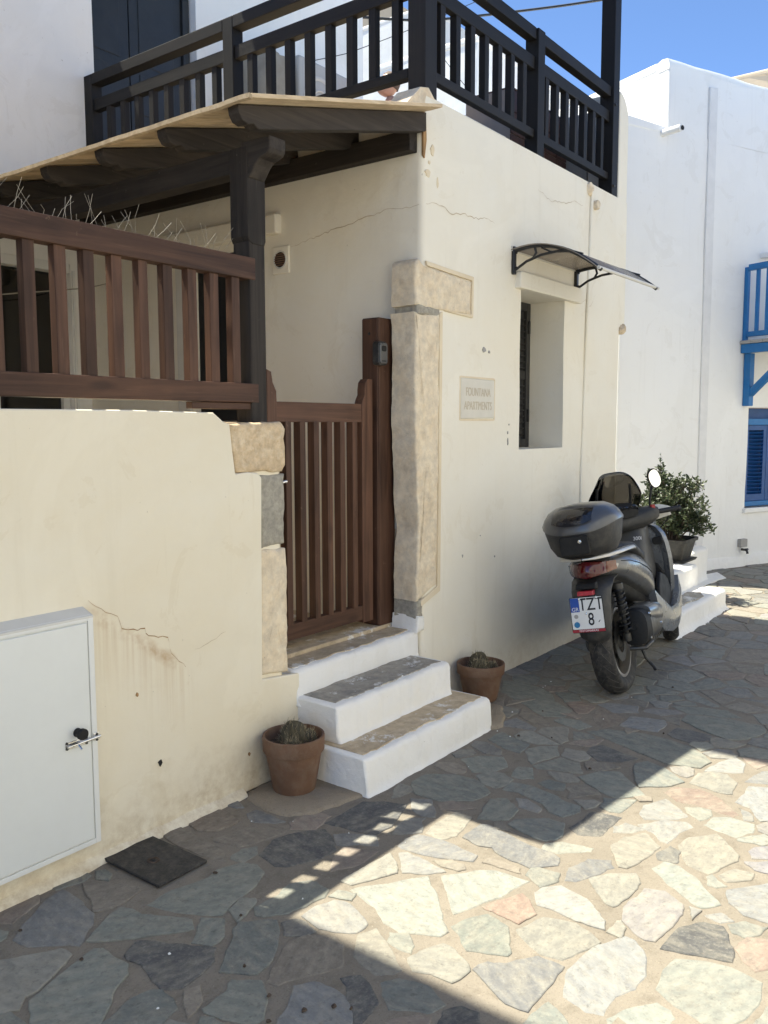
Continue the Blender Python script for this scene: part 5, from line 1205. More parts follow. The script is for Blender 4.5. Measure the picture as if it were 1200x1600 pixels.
# top box
def box_ring(z, sx, sy, n=40, e=3.2, xc=-0.235, front=1.0):
    out = []
    for k in range(n):
        a_ = 2*math.pi*(k+0.5)/n; c, s = math.cos(a_), math.sin(a_)
        x = sx*math.copysign(abs(c)**(2/e), c); y = sy*math.copysign(abs(s)**(2/e), s)
        if x < 0: y *= 1-0.22*(abs(x)/sx)**2        # tapers towards the rear
        out.append((xc+x, y, z))
    return out
def lift(ring, f): return [(p[0], p[1], p[2]+f(p)) for p in ring]
arch = lambda k: (lambda p: k*(0.030*max(0, 1-((p[0]+0.235)/0.21)**2)-0.018*max(0, (-(p[0]+0.235)/0.21))**2))
mb = MB(); mb.loft([box_ring(0.872, 0.135, 0.140), box_ring(0.882, 0.160, 0.165), lift(box_ring(0.93, 0.185, 0.195), arch(0.2)), lift(box_ring(1.000, 0.201, 0.212), arch(0.7)), lift(box_ring(1.022, 0.205, 0.216), arch(1.0))]); tb = B(mb, 'top_box', 'box_plastic')
mb = MB(); mb.loft([lift(box_ring(1.0225, 0.200, 0.212), arch(1.0)), lift(box_ring(1.024, 0.211, 0.222), arch(1.0)), lift(box_ring(1.040, 0.213, 0.223), arch(1.0)), lift(box_ring(1.080, 0.200, 0.206), arch(0.8)), lift(box_ring(1.120, 0.178, 0.178), arch(0.5)), lift(box_ring(1.150, 0.135, 0.130), arch(0.3)), box_ring(1.166, 0.075, 0.070), box_ring(1.170, 0.02, 0.02)]); lid = B(mb, 'lid', 'box_paint', tb)
def surf_patch(y0, y1, z0, z1, off, name, mat, par):
    """glossy insert wrapped over the rear slope of the lid"""
    mb = MB(); n1, n2 = 14, 10; o = len(mb.v)
    for i in range(n1+1):
        for j in range(n2+1):
            t = i/n1; w = 1-0.30*abs(2*t-1)**2
            y = y0+(y1-y0)*t; v = j/n2
            z = z0+0.020*abs(2*t-1)**2+(z1-z0-0.03*abs(2*t-1)**2)*v
            # rear slope of the lid: ellipse through its rings
            s = min(1.0, max(0.0, (z-1.035)/0.135)); sx = 0.218*math.sqrt(max(0.0, 1-s*s))**0.9; sy = 0.235*math.sqrt(max(0.0, 1-s*s))
            yy = min(0.985, abs(y)/(sy*0.86+1e-6)); x = -0.235-sx*(1-yy**3.2)**(1/3.2)-off
            mb.v.append((x, y, z+off*0.7))
    for i in range(n1):
        for j in range(n2): a_ = o+i*(n2+1)+j; mb.f.append((a_, a_+1, a_+n2+2, a_+n2+1))
    return B(mb, name, mat, par)
surf_patch(-0.115, 0.115, 1.052, 1.145, 0.005, 'lid_reflector', 'gloss_black', lid)
mb = MB(); mb.prism(rrect(0.0, 0.945, 0.165, 0.105, 0.012), -0.451, -0.415, 0); mb.rot(Matrix.Translation((0,0,0))); lk = B(mb, 'lock_panel', 'black_plastic', tb, bevel=0.004, smooth=None)
mb = MB(); mb.lathe([(0.0, -0.456), (0.010, -0.455), (0.012, -0.449)], (0, -0.035, 0.965), 14, 0); B(mb, 'lock', 'chrome', lk)
mb = MB(); mb.loft([box_ring(0.856, 0.12, 0.11), box_ring(0.873, 0.15, 0.13)]); B(mb, 'carrier_plate', 'black_plastic', tb)

# floor, tunnel and lower fairing
mb = MB(); mb.loft([sec(0.48, 0.15, 0.30, 0.52), sec(0.60, 0.165, 0.27, 0.44), sec(0.80, 0.17, 0.25, 0.38), sec(0.98, 0.17, 0.25, 0.42), sec(1.06, 0.15, 0.27, 0.45)]); B(mb, 'floorboard', 'dark_grey_plastic')
for s in (-1, 1):
    mb = MB(); mb.loft([[(x, s*(w+0.012), z1), (x, s*(w+0.020), (z0+z1)/2), (x, s*w, z0), (x, s*(w-0.03), z0), (x, s*(w-0.03), z1)] for x, w, z0, z1 in ((0.50, 0.165, 0.33, 0.52), (0.58, 0.182, 0.24, 0.455), (0.75, 0.195, 0.20, 0.36), (0.92, 0.200, 0.20, 0.355), (1.05, 0.200, 0.24, 0.42), (1.14, 0.19, 0.33, 0.52))]); B(mb, 'lower_fairing', 'body_paint')
# front apron: outer shell and dark inner shield
def apron(z, hw, xb, xf, inner=0.0):
    ring = []
    for k in range(17):
        t = -1+2*k/16; ring.append((xb+(xf-xb)*(1-abs(t)**2.2), t*(hw-inner), z))
    return ring
zs = [(0.34, 0.150, 1.10, 1.20), (0.45, 0.185, 1.06, 1.20), (0.56, 0.205, 1.02, 1.21), (0.67, 0.215, 0.99, 1.20), (0.77, 0.212, 0.965, 1.18), (0.84, 0.198, 0.955, 1.16), (0.89, 0.165, 0.96, 1.13), (0.915, 0.12, 0.975, 1.11)]
mb = MB(); rings = []
for z, hw, xb, xf in zs:
    f = apron(z, hw, xb, xf); b_ = apron(z, hw, xb-0.035, xb+0.03, 0.018)[::-1]; rings.append(f+b_)
mb.loft(rings); ap = B(mb, 'front_apron', 'body_paint')
mb = MB(); rings = []
for z, hw, xb, xf in zs[1:-1]:
    rings.append([(xb-0.037-0.006*(1-abs(t)), t*(hw-0.060), z) for t in [-1+2*k/12 for k in range(13)]]+[(xb-0.01, t*(hw-0.060), z) for t in [1-2*k/12 for k in range(13)]])
mb.loft(rings); B(mb, 'inner_shield', 'body_paint', ap)
for s in (-1, 1):
    mb = MB(); mb.prism([(s*0.075,0.66),(s*0.120,0.635),(s*0.165,0.52),(s*0.172,0.40),(s*0.10,0.40),(s*0.085,0.52)], 0.945, 0.985, 0); B(mb, 'kick_panel', 'black_plastic', ap, bevel=0.006, smooth=None)
mb = MB(); mb.loft([sec(0.68, 0.075, 0.40, 0.60, e=4), sec(0.76, 0.095, 0.46, 0.86, e=4), sec(0.80, 0.10, 0.5, 0.95, e=4), sec(0.95, 0.105, 0.5, 0.965, e=4)]); B(mb, 'glove_box', 'column_plastic', ap)
mb = MB(); mb.prism(rrect(-0.150, 0.795, 0.070, 0.052, 0.02), 0.908, 0.945, 0); B(mb, 'key_switch', 'black_plastic', ap, bevel=0.004, smooth=None)
# dark side skirt panel under the apron, both sides
for s in (-1, 1):
    mb = MB(); mb.prism([(0.62,0.40),(0.68,0.52),(0.76,0.60),(0.90,0.56),(1.00,0.46),(1.02,0.36),(0.80,0.34)], s*0.140, s*0.172, 1); B(mb, 'side_skirt', 'black_plastic', bevel=0.01, smooth=None)
# front mudguard and fork
rings = []
for k in range(10):
    a_ = R(10+k*17); rr = 0.325; c, s = math.cos(a_), math.sin(a_)
    rings.append([(1.37+rr*c*0.98, -0.072, 0.30+rr*s*0.98), (1.37+rr*c*1.03, -0.04, 0.30+rr*s*1.03), (1.37+rr*c*1.04, 0.04, 0.30+rr*s*1.04), (1.37+rr*c*0.98, 0.072, 0.30+rr*s*0.98), (1.37+rr*c*0.97, 0.066, 0.30+rr*s*0.97), (1.37+rr*c*0.97, -0.066, 0.30+rr*s*0.97)])
mb = MB(); mb.loft(rings); B(mb, 'front_mudguard', 'body_paint')
for s in (-1, 1):
    mb = MB(); mb.tube([(1.37, s*0.085, 0.30), (1.22, s*0.085, 0.66)], 0.020, 10); B(mb, 'fork_leg', 'engine_metal')
# handlebar cowl, dash, grips, mirrors, screen (bars turned a little to the left)
ST = Matrix.Translation((0.80, 0.055, -0.065)) @ Matrix.Rotation(R(38), 4, 'Z') @ Matrix.Translation((-1.02, 0, 0))
def HB(mb, name, mat, par=None, **k): mb.rot(ST); return B(mb, name, mat, par or sc, **k)
def seccy(y, x0, x1, z0, z1, n=18, e=2.5):
    out = []
    for k in range(n):
        a_ = 2*math.pi*(k+0.5)/n; c, s = math.cos(a_), math.sin(a_)
        out.append(((x0+x1)/2+(x1-x0)/2*math.copysign(abs(c)**(2/e), c), y, (z0+z1)/2+(z1-z0)/2*math.copysign(abs(s)**(2/e), s)))
    return out
mb = MB(); mb.loft([seccy(-0.245, 0.915, 0.985, 1.020, 1.095), seccy(-0.20, 0.890, 1.02, 0.990, 1.110), seccy(-0.12, 0.885, 1.08, 0.960, 1.105), seccy(0, 0.90, 1.13, 0.95, 1.085), seccy(0.12, 0.885, 1.08, 0.960, 1.105), seccy(0.20, 0.890, 1.02, 0.990, 1.110), seccy(0.245, 0.915, 0.985, 1.020, 1.095)])
hb = HB(mb, 'handlebar_cowl', 'dark_grey_plastic')
mb = MB(); mb.loft([sec(0.885, 0.085, 1.055, 1.110), sec(0.93, 0.110, 1.06, 1.145), sec(1.03, 0.115, 1.06, 1.155), sec(1.09, 0.08, 1.05, 1.11)]); dash = HB(mb, 'dash_hood', 'black_plastic', hb)
for y in (-0.052, 0.052, 0.0):
    mb = MB(); r_ = 0.036 if y else 0.03; mb.lathe([(0.0, 0.0), (r_*0.9, 0.0), (r_, 0.006), (r_, -0.01)], (0, 0, 0), 20, 0); mb.rot(Matrix.Translation((0.893, y, 1.100)) @ Matrix.Rotation(R(180-35), 4, 'Y')); HB(mb, 'gauge', 'dial_glass', hb)
for s in (-1, 1):
    mb = MB(); mb.tube([(0.945, s*0.235, 1.058), (0.925, s*0.300, 1.060), (0.905, s*0.375, 1.062)], [0.017, 0.018, 0.017], 12); mb.lathe([(0.0, -0.012), (0.019, -0.012), (0.021, 0.0), (0.015, 0.012)], (0.904, s*0.380, 1.062), 12, 1); HB(mb, 'grip', 'seat_vinyl', hb)
    mb = MB(); mb.tube([(0.985, s*0.225, 1.058), (0.995, s*0.28, 1.055), (0.985, s*0.37, 1.050)], 0.007, 6); HB(mb, 'brake_lever', 'chrome', hb)
    mb = MB(); mb.box(0.905, 0.935, s*0.205-0.014, s*0.205+0.014, 1.085, 1.112); HB(mb, 'switch', 'red_button', hb, bevel=0.004, smooth=None)
    if s > 0: continue                                  # the left guard and mirror are not there
    mb = MB(); rings = []
    for k in range(7):
        t = k/6; rings.append([(1.02-0.03*t, s*(0.265+0.10*t), 1.00+0.02*t), (1.035-0.03*t, s*(0.265+0.10*t), 1.05), (1.02-0.035*t, s*(0.265+0.10*t), 1.105-0.03*t*t)])
    mb.loft(rings, cap=False, closed=False); hg = HB(mb, 'hand_guard', 'white_plastic', hb); hg.modifiers.new('s', 'SOLIDIFY').thickness = 0.004
    # mirror: stem, head, glass facing back
    st_ = [(0.955, s*0.205, 1.095), (0.965, s*0.215, 1.150), (0.985, s*0.245, 1.205), (0.995, s*0.262, 1.232)]
    mb = MB(); mb.tube(st_, [0.009, 0.008, 0.008, 0.012], 8); mir = HB(mb, 'mirror_stem', 'black_plastic', hb)
    MT = Matrix.Translation((1.0, s*0.285, 1.285)) @ Matrix.Rotation(R(-s*14), 4, 'Z') @ Matrix.Rotation(R(-12), 4, 'Y') @ Matrix.Rotation(R(s*28), 4, 'X')
    def mring(x, k): return [(x, 0.048*k*math.copysign(abs(math.cos(t))**0.85, math.cos(t)), 0.072*k*math.copysign(abs(math.sin(t))**0.85, math.sin(t))) for t in [2*math.pi*i/28 for i in range(28)]]
    mb = MB(); mb.loft([mring(-0.010, 0.97), mring(-0.006, 1.02), mring(0.004, 1.0), mring(0.020, 0.75), mring(0.028, 0.35)]); mb.rot(MT); HB(mb, 'mirror_shell', 'black_plastic', mir)
    mb = MB(); mb.add(mring(-0.0108, 0.91), [tuple(range(28))]); mb.rot(MT); HB(mb, 'mirror_glass', 'mirror_glass', mir, smooth=None)
# windscreen
mb = MB(); nu, nv = 18, 12; o = 0
for j in range(nv+1):
    v = j/nv; hw = (0.155+0.10*math.sin(min(1, v*1.15)*math.pi*0.62)) if v < 0.6 else None
    for i in range(nu+1):
        t = -1+2*i/nu
        hw = 0.110+0.085*math.sin(math.pi*min(1.0, 0.12+v*0.62))
        top = 1.0-0.20*abs(t)**3.0
        z = 1.045+0.325*v*top; x = 1.165-0.13*v*top-0.075*t*t
        mb.v.append((x, hw*t*(1-0.22*max(0, v-0.6)/0.4*abs(t)), z))
for j in range(nv):
    for i in range(nu): a_ = j*(nu+1)+i; mb.f.append((a_, a_+1, a_+nu+2, a_+nu+1))
scr = HB(mb, 'windscreen', 'smoked_screen', smooth=170); scr.modifiers.new('s', 'SOLIDIFY').thickness = 0.003
for s in (-1, 1):
    mb = MB(); mb.tube([(1.08, s*0.085, 1.06), (1.085, s*0.115, 1.10), (1.06, s*0.125, 1.18), (1.03, s*0.120, 1.27)], 0.010, 8); HB(mb, 'screen_bracket', 'black_plastic', scr)
mb = MB(); mb.loft([sec(1.02, 0.12, 0.85, 0.97), sec(1.12, 0.115, 0.85, 0.96), sec(1.19, 0.07, 0.87, 0.93)]); B(mb, 'headlamp_cowl', 'body_paint', ap)
text_mesh('model_badge', '300i', 0.034, 'letter_white', ap, Matrix.Translation((0.752, -0.058, 0.84)) @ Matrix.Rotation(R(-90), 4, 'Z') @ Matrix.Rotation(R(80), 4, 'X'), 0.0006, 1.0, 0.0006)

# ================================================================ flower pots with cactus
def pot(loc, h, rt, label, seed):
    t = thing('potted_cactus', loc, label, 'potted plant', 'terracotta pots beside the steps')
    x, y, z0 = loc; random.seed(seed)
    rb = rt*0.66; mb = MB()
    prof = [(0.0, 0.0), (rb, 0.0), (rb+0.004, 0.006), (rt*0.90, h*0.70), (rt*0.905, h*0.715), (rt*0.965, h*0.72), (rt*0.985, h*0.74), (rt, h*0.97), (rt*0.985, h), (rt*0.925, h), (rt*0.91, h*0.97), (rt*0.86, h*0.74), (0.0, h*0.74)]
    mb.lathe(prof, (x, y, z0), 40, 2, cap=False); mb.build('pot', 'terracotta', t, smooth=35)
    mb = MB(); n = 26
    rings = []
    for r_ in (0.0, 0.35, 0.7, 0.97):
        rings.append([(x+rt*0.885*r_*math.cos(2*math.pi*k/n), y+rt*0.885*r_*math.sin(2*math.pi*k/n), z0+h*0.80+0.008*noise.noise((r_*9+seed, k*0.7, 1))) for k in range(n)])
    mb.loft(rings, cap=False); mb.build('soil', 'soil', t, smooth=60)
    balls = [(0.0, 0.0, 0.058, 0.075), (0.052, -0.035, 0.040, 0.045), (-0.045, -0.04, 0.034, 0.036), (0.03, 0.05, 0.040, 0.050)] if seed == 1 else [(-0.045, -0.015, 0.050, 0.050), (0.03, 0.03, 0.055, 0.065), (0.05, -0.045, 0.030, 0.03)]
    for bi, (bx, by, r_, hh) in enumerate(balls):
        mb = MB(); rings = []; n = 40; ribs = 10
        for j in range(9):
            v = j/8; ph = v*math.pi*0.5; rr = r_*math.cos(ph)**0.8; zz = hh*1.5*math.sin(ph)
            rings.append([(x+bx+(rr*(1+0.13*math.cos(ribs*2*math.pi*k/n)))*math.cos(2*math.pi*k/n), y+by+(rr*(1+0.13*math.cos(ribs*2*math.pi*k/n)))*math.sin(2*math.pi*k/n), z0+h*0.78+zz) for k in range(n)])
        mb.loft(rings); jit(mb, 0.006, 40, seed+bi); cb = mb.build('cactus', 'cactus_green', t, smooth=50)
        sp_ = MB()
        for k in range(90):
            u = random.random()*2*math.pi; ph = math.asin(random.uniform(0.05, 1)); rr = r_*math.cos(ph)**0.8*1.1; zz = hh*1.5*math.sin(ph)
            p = Vector((x+bx+rr*math.cos(u), y+by+rr*math.sin(u), z0+h*0.78+zz)); d = Vector((math.cos(u)*math.cos(ph), math.sin(u)*math.cos(ph), math.sin(ph)+0.3))+Vector((random.uniform(-.5, .5), random.uniform(-.5, .5), random.uniform(-.3, .5)))
            sp_.tube([p, p+d.normalized()*random.uniform(0.010, 0.022)], [0.0012, 0.0004], 3)
        o = sp_.build('spines', 'cactus_spine', cb); o['kind'] = 'stuff'
    for k in range(5):
        a = random.uniform(0, 6.28); q = MB(); q.tube([(x+rt*0.6*math.cos(a), y+rt*0.6*math.sin(a), z0+h*0.79), (x+rt*0.62*math.cos(a), y+rt*0.62*math.sin(a), z0+h*random.uniform(0.95, 1.12))], [0.003, 0.0015], 5); q.build('dry_stalk', 'bark', t)
    if seed == 1:
        q = MB(); q.lathe([(0.0, -0.012), (0.018, -0.01), (0.022, 0.0), (0.015, 0.012), (0.0, 0.014)], (x-0.085, y-0.02, z0+h*0.84), 10); q.rot(Matrix.Identity(4)); jit(q, 0.008, 40, 2); q.build('white_pebble', 'white_plastic', t, smooth=60)
pot((-1.205, -0.150, 0.012), 0.245, 0.137, 'round terracotta pot with dried cactus between street wall and steps', 1)
pot((0.375, -0.160, 0.008), 0.215, 0.140, 'round terracotta pot with two small cactus heads against house wall', 2)
# mortar bedding around the pots
def patch(name, pts, h, seed):
    p = rough_outline(pts, seed, 0.02, 40); n = len(p); cx = sum(a for a, b in p)/n; cy = sum(b for a, b in p)/n; mb = MB()
    rings = []
    for f, z in ((1.0, -0.004), (0.965, h*0.55), (0.88, h*0.9), (0.5, h), (0.05, h)):
        rings.append([(cx+(a-cx)*f, cy+(b-cy)*f, z+(0.004*noise.noise((a*9, b*9, f*3)) if z > 0 else 0)) for a, b in p])
    mb.loft(rings); return struct(mb.build(name, 'patch_mortar', smooth=60))
patch('mortar_patch', [(-1.36,0.0),(-1.41,-0.12),(-1.42,-0.22),(-1.41,-0.31),(-1.33,-0.38),(-1.25,-0.40),(-1.15,-0.43),(-1.065,-0.445),(-1.04,-0.2),(-1.04,0.0)], 0.014, 3)
patch('mortar_patch', [(-0.02,-0.46),(0.06,-0.40),(0.16,-0.33),(0.26,-0.26),(0.34,-0.27),(0.31,-0.33),(0.16,-0.45),(0.03,-0.50)], 0.02, 8)

# black cover plate at the foot of the wall
cp = thing('drain_cover', (-1.975, -0.16, 0), 'square black rubber drain cover with centre hole at foot of street wall', 'drain cover')
mb = MB(); mb.box(-2.085, -1.865, -0.330, 0.004, 0.002, 0.014); mb.build('plate', 'cover_black', cp, bevel=0.003)
mb = MB(); mb.lathe([(0.0, 0.0145), (0.013, 0.0146), (0.016, 0.016), (0.022, 0.0155), (0.026, 0.0135)], (-1.985, -0.175, 0), 16, cap=False); jit(mb, 0.004, 60); mb.build('worn_rim', 'soil', cp, smooth=60)
mb = MB(); mb.lathe([(0.0, 0.0155), (0.010, 0.0155)], (-1.987, -0.172, 0.0006), 12, cap=False); mb.build('hole', 'interior_dark', cp)
# bits of litter and bitumen spots on the paving
random.seed(21); spots = MB()
for k in range(20):
    x = random.uniform(-2.6, -1.9) if k < 13 else random.uniform(-0.5, 1.8); y = random.uniform(-1.3, -0.1) if x < -1.1 else random.uniform(-1.6, -0.55); r_ = random.uniform(0.003, 0.009)
    spots.lathe([(0.0, 0.0115), (r_*0.7, 0.011), (r_, 0.0065)], (x, y, 0), 7, cap=False)
jit(spots, 0.003, 120); o = spots.build('tar_spots', 'soil'); o.parent = ground; o['kind'] = 'stuff'
spots = MB()
for k in range(26):
    x = random.uniform(-2.6, 1.6); y = random.uniform(-0.9, -0.2); r_ = random.uniform(0.002, 0.006)
    if -1.1 < x < 0.0 and y > -0.5: continue
    spots.lathe([(0.0, 0.0118), (r_, 0.0075)], (x, y, 0), 6, cap=False)
jit(spots, 0.002, 150); o = spots.build('paint_drips', 'frame_white'); o.parent = ground; o['kind'] = 'stuff'

# ================================================================ terrace railing
rl = thing('terrace_railing', (0.05, 0.05, 3.33), 'black painted wooden railing round the corner roof terrace', 'railing')
rz = dict(top=(4.045, 4.118), mid=(3.865, 3.945), low=(3.445, 3.497))
def rpost(x, y, z1, w=0.105, z0=3.33):
    mb = MB(); mb.box(x-w/2, x+w/2, y-w/2, y+w/2, z0, z1); return mb.build('post', 'black_wood_z', rl, bevel=0.004)
rpost(0.085, 0.06, 4.30, 0.112); rpost(1.37, 0.06, 4.118, 0.095); rpost(2.585, 0.06, 6.06, 0.11); rpost(0.07, 1.49, 4.118, 0.09); rpost(0.07, 2.955, 4.118, 0.09)
for a, b in ((0.15, 1.317), (1.423, 2.528)):
    for nme, (z0, z1) in rz.items():
        mb = MB(); mb.box(a, b, 0.035 if nme != 'top' else 0.025, 0.080 if nme != 'top' else 0.09, z0, z1); mb.build(nme+'_rail' if nme != 'low' else 'bottom_rail', 'black_wood_x', rl, bevel=0.004)
for a, b in ((0.125, 1.443), (1.537, 2.908)):
    for nme, (z0, z1) in rz.items():
        mb = MB(); mb.box(0.04 if nme != 'top' else 0.025, 0.095 if nme != 'top' else 0.11, a, b, z0, z1); mb.build(nme+'_rail' if nme != 'low' else 'bottom_rail', 'black_wood_y', rl, bevel=0.004)
for x in [0.252+0.157*k for k in range(7)]+[1.508+0.151*k for k in range(7)]:
    mb = MB(); mb.box(x-0.024, x+0.024, 0.038, 0.082, 3.495, 3.867); mb.build('baluster', 'black_wood_z', rl, bevel=0.003)
for y in [0.213+0.158*k for k in range(8)]+[1.64+0.158*k for k in range(8)]:
    mb = MB(); mb.box(0.046, 0.09, y-0.024, y+0.024, 3.495, 3.867); mb.build('baluster', 'black_wood_z', rl, bevel=0.003)
for z in (3.40, 3.99):
    mb = MB(); mb.lathe([(0.0, -0.012), (0.010, -0.011), (0.012, 0.0)], (2.56, 0.005, z), 8, 1); mb.build('bolt', 'dark_metal', rl)
# shade roof on the tall post, above the picture
cnp = thing('terrace_canopy', (1.2, 1.0, 6.06), 'plain wooden shade roof over the terrace carried by the tall black post', 'canopy')
for k in range(11):
    mb = MB(); mb.box(-0.48, 2.72, 0.02+k*0.195, 0.02+k*0.195+0.188, 6.10, 6.125); mb.build('roof_board', 'dark_wood_x', cnp)
for y in (0.06, 2.05):
    mb = MB(); mb.box(-0.46, 2.70, y-0.05, y+0.05, 6.062, 6.098); mb.build('beam', 'dark_wood_x', cnp)
for x in (1.55, 2.45):
    mb = MB(); mb.box(x, x+0.09, 0.115, 3.355, 6.0, 6.095); mb.build('beam', 'dark_wood_y', cnp)

# ================================================================ things on and beyond the terrace
tiled = thing('tiled_block', (2.17, 0.6, 3.2), 'dark brown tiled block standing on the terrace close behind the railing', 'tiled block')
mb = MB(); mb.box(1.72, 2.62, 0.435, 0.80, 3.19, 3.96); mb.build('core', 'tile_grout', tiled)
for i in range(5):
    for j in range(5):
        mb = MB(); x0 = 1.722+i*0.18; z0 = 3.2+j*0.1525; mb.box(x0, x0+0.174, 0.424, 0.4365, z0, z0+0.146); mb.build('tile', 'brown_tile', tiled, bevel=0.003)
for i in range(5):
    mb = MB(); x0 = 1.722+i*0.18; mb.box(x0, x0+0.174, 0.424, 0.80, 3.962, 3.974); mb.build('tile', 'brown_tile', tiled, bevel=0.003)
lw = thing('terrace_bench', (1.4, 0.6, 3.2), 'low whitewashed masonry bench on the terrace beside the tiled block', 'bench')
mb = MB(); mb.box(1.15, 1.70, 0.45, 0.85, 3.56, 3.63); mb.build('seat', 'far_plaster', lw, bevel=0.012)
mb = MB(); mb.box(1.18, 1.68, 0.48, 0.82, 3.19, 3.56); mb.build('base', 'grey_render', lw, bevel=0.01)
pw = thing('terrace_side_wall', (2.74, 1.4, 3.2), 'plain side wall of the terrace, shade painted in as grey, running back from the pier', 'wall')
mb = MB(); mb.box(2.66, 2.82, 0.27, 2.6, 3.19, 4.02); mb.build('wall', 'grey_render', pw, bevel=0.015)  # grey colour carries the canopy's shade on this wall

def block_house(name, x0, x1, y0, y1, z1, mats, label, z0=0.0, seed=0.0, wins=()):
    t = thing(name, ((x0+x1)/2, (y0+y1)/2, 0), label, 'house')
    mb = MB(); plaster_sheet(mb, [(x0, y1), (x0, y0+0.03), (x0+0.03, y0), (x1, y0), (x1, y1)], z0, z1, [], 0.03, 0.5, seed, 0.8); mb.box(x0+0.02, x1-0.02, y0+0.02, y1, z1-0.06, z1-0.01); mb.build('wall', mats, t, smooth=45)
    mb = MB()
    mb.box(x0-0.01, x0+0.22, y0+0.2, y1, z1-0.02, z1+0.10); mb.box(x0-0.01, x1, y0-0.01, y0+0.2, z1-0.02, z1+0.10); mb.build('parapet', mats, t, bevel=0.04, seg=3)
    for (a, b, c, d, kind) in wins:
        m_ = MB()
        if kind == 'y': m_.box(a, b, y0-0.03, y0+0.02, c, d)
        else: m_.box(x0-0.03, x0+0.02, a, b, c, d)
        wv = m_.build('window', 'dark_shutter', t)
        m_ = MB()
        if kind == 'y': m_.box(a-0.06, b+0.06, y0-0.06, y0+0.02, c-0.07, c-0.005)
        else: m_.box(x0-0.06, x0+0.02, a-0.06, b+0.06, c-0.07, c-0.005)
        m_.build('sill', mats, wv)
    return t
# position of a pixel-free point: blocks given in metres
block_house('white_house', 8.13, 15.0, 4.55, 6.6, 7.50, 'far_plaster', 'white cubic house with sunlit side wall seen beyond terrace railing', 0, 3)
block_house('white_house', 14.15, 20.0, 9.6, 16.0, 11.55, 'far_plaster', 'taller white house rising behind the cubic house beyond terrace', 0, 6, wins=((14.9,15.7,9.0,10.2,'y'),))
block_house('beige_house', 21.0, 28.0, 17.6, 23.0, 17.4, 'beige_plaster', 'sandy beige house furthest back above the terrace', 0, 8)
block_house('beige_house', 14.4, 18.0, -2.0, 3.6, 8.30, 'beige_plaster', 'beige house peeping over the roof edge of the neighbour house', 0, 13)
# person standing on the terrace
person = thing('person', (3.22, 2.60, 3.285), 'bare shouldered person standing on the terrace looking down, head below the rail', 'person')
me = bpy.data.meshes.new('body')
J = {'pel': (0,0,0.93), 'spine': (0.0,0,1.12), 'chest': (0.0,0.01,1.30), 'neck': (0.0,0.015,1.46), 'head0': (-0.0,0.0,1.54),
     'sl': (0.17,0.0,1.40), 'el': (0.24,0.02,1.12), 'wl': (0.22,-0.14,0.92), 'hl': (0.21,-0.22,0.88), 'sr': (-0.17,0.0,1.40), 'er': (-0.24,0.02,1.12), 'wr': (-0.22,-0.14,0.92), 'hr': (-0.21,-0.22,0.88),
     'hipl': (0.10,0,0.88), 'kl': (0.11,-0.02,0.48), 'al': (0.11,0.02,0.08), 'tl': (0.12,-0.14,0.03), 'hipr': (-0.10,0,0.88), 'kr': (-0.11,-0.02,0.48), 'ar': (-0.11,0.02,0.08), 'tr': (-0.12,-0.14,0.03)}
names = list(J); E_ = [('pel','spine'),('spine','chest'),('chest','neck'),('neck','head0'),('chest','sl'),('sl','el'),('el','wl'),('wl','hl'),('chest','sr'),('sr','er'),('er','wr'),('wr','hr'),('pel','hipl'),('hipl','kl'),('kl','al'),('al','tl'),('pel','hipr'),('hipr','kr'),('kr','ar'),('ar','tr')]
RAD = dict(pel=(.15,.11), spine=(.135,.10), chest=(.155,.11), neck=(.06,.06), head0=(.055,.055), sl=(.065,.06), sr=(.065,.06), el=(.043,.043), er=(.043,.043), wl=(.03,.026), wr=(.03,.026), hl=(.036,.018), hr=(.036,.018), hipl=(.095,.095), hipr=(.095,.095), kl=(.06,.06), kr=(.06,.06), al=(.04,.04), ar=(.04,.04), tl=(.042,.03), tr=(.042,.03))
me.from_pydata([J[n] for n in names], [(names.index(a), names.index(b)) for a, b in E_], [])
me.skin_vertices or me.attributes
bo_ = bpy.data.objects.new('body', me); COL.objects.link(bo_); bo_.parent = person
sk = bo_.modifiers.new('skin', 'SKIN'); sk.use_smooth_shade = True
for i, n in enumerate(names): me.skin_vertices[0].data[i].radius = RAD[n]
me.skin_vertices[0].data[0].use_root = True
sb = bo_.modifiers.new('sub', 'SUBSURF'); sb.levels = 2; sb.render_levels = 2
me.materials.append(M['skin'])
# head in profile, bowed: built facing -y, then turned
HD = Matrix.Translation((0.0, -0.015, 1.635)) @ Matrix.Rotation(R(-22), 4, 'X')
def hring(z, w, f, b_, n=28, yo=0.0):
    out = []
    for k in range(n):
        a = 2*math.pi*k/n; c, s = math.cos(a), math.sin(a); out.append((w*c, yo+(f if s < 0 else b_)*s, z))
    return out
mb = MB(); mb.loft([hring(-0.105, 0.040, 0.055, 0.045, yo=-0.01), hring(-0.095, 0.052, 0.078, 0.06, yo=-0.005), hring(-0.07, 0.060, 0.090, 0.075), hring(-0.04, 0.068, 0.092, 0.085), hring(-0.01, 0.072, 0.090, 0.095), hring(0.03, 0.076, 0.094, 0.103), hring(0.07, 0.072, 0.085, 0.10), hring(0.10, 0.055, 0.06, 0.08), hring(0.118, 0.028, 0.03, 0.045), hring(0.122, 0.01, 0.01, 0.015)])
mb.loft([[(-0.008, -0.088, 0.012), (0.008, -0.088, 0.012), (0.0, -0.092, 0.016)], [(-0.014, -0.092, -0.022), (0.014, -0.092, -0.022), (0.0, -0.120, -0.018)], [(-0.016, -0.088, -0.032), (0.016, -0.088, -0.032), (0.0, -0.100, -0.034)]])
for s in (-1, 1): mb.lathe([(0.0, -0.008), (0.022, -0.006), (0.026, 0.0), (0.018, 0.008), (0.0, 0.006)], (s*0.074, 0.012, -0.005), 12, 0)
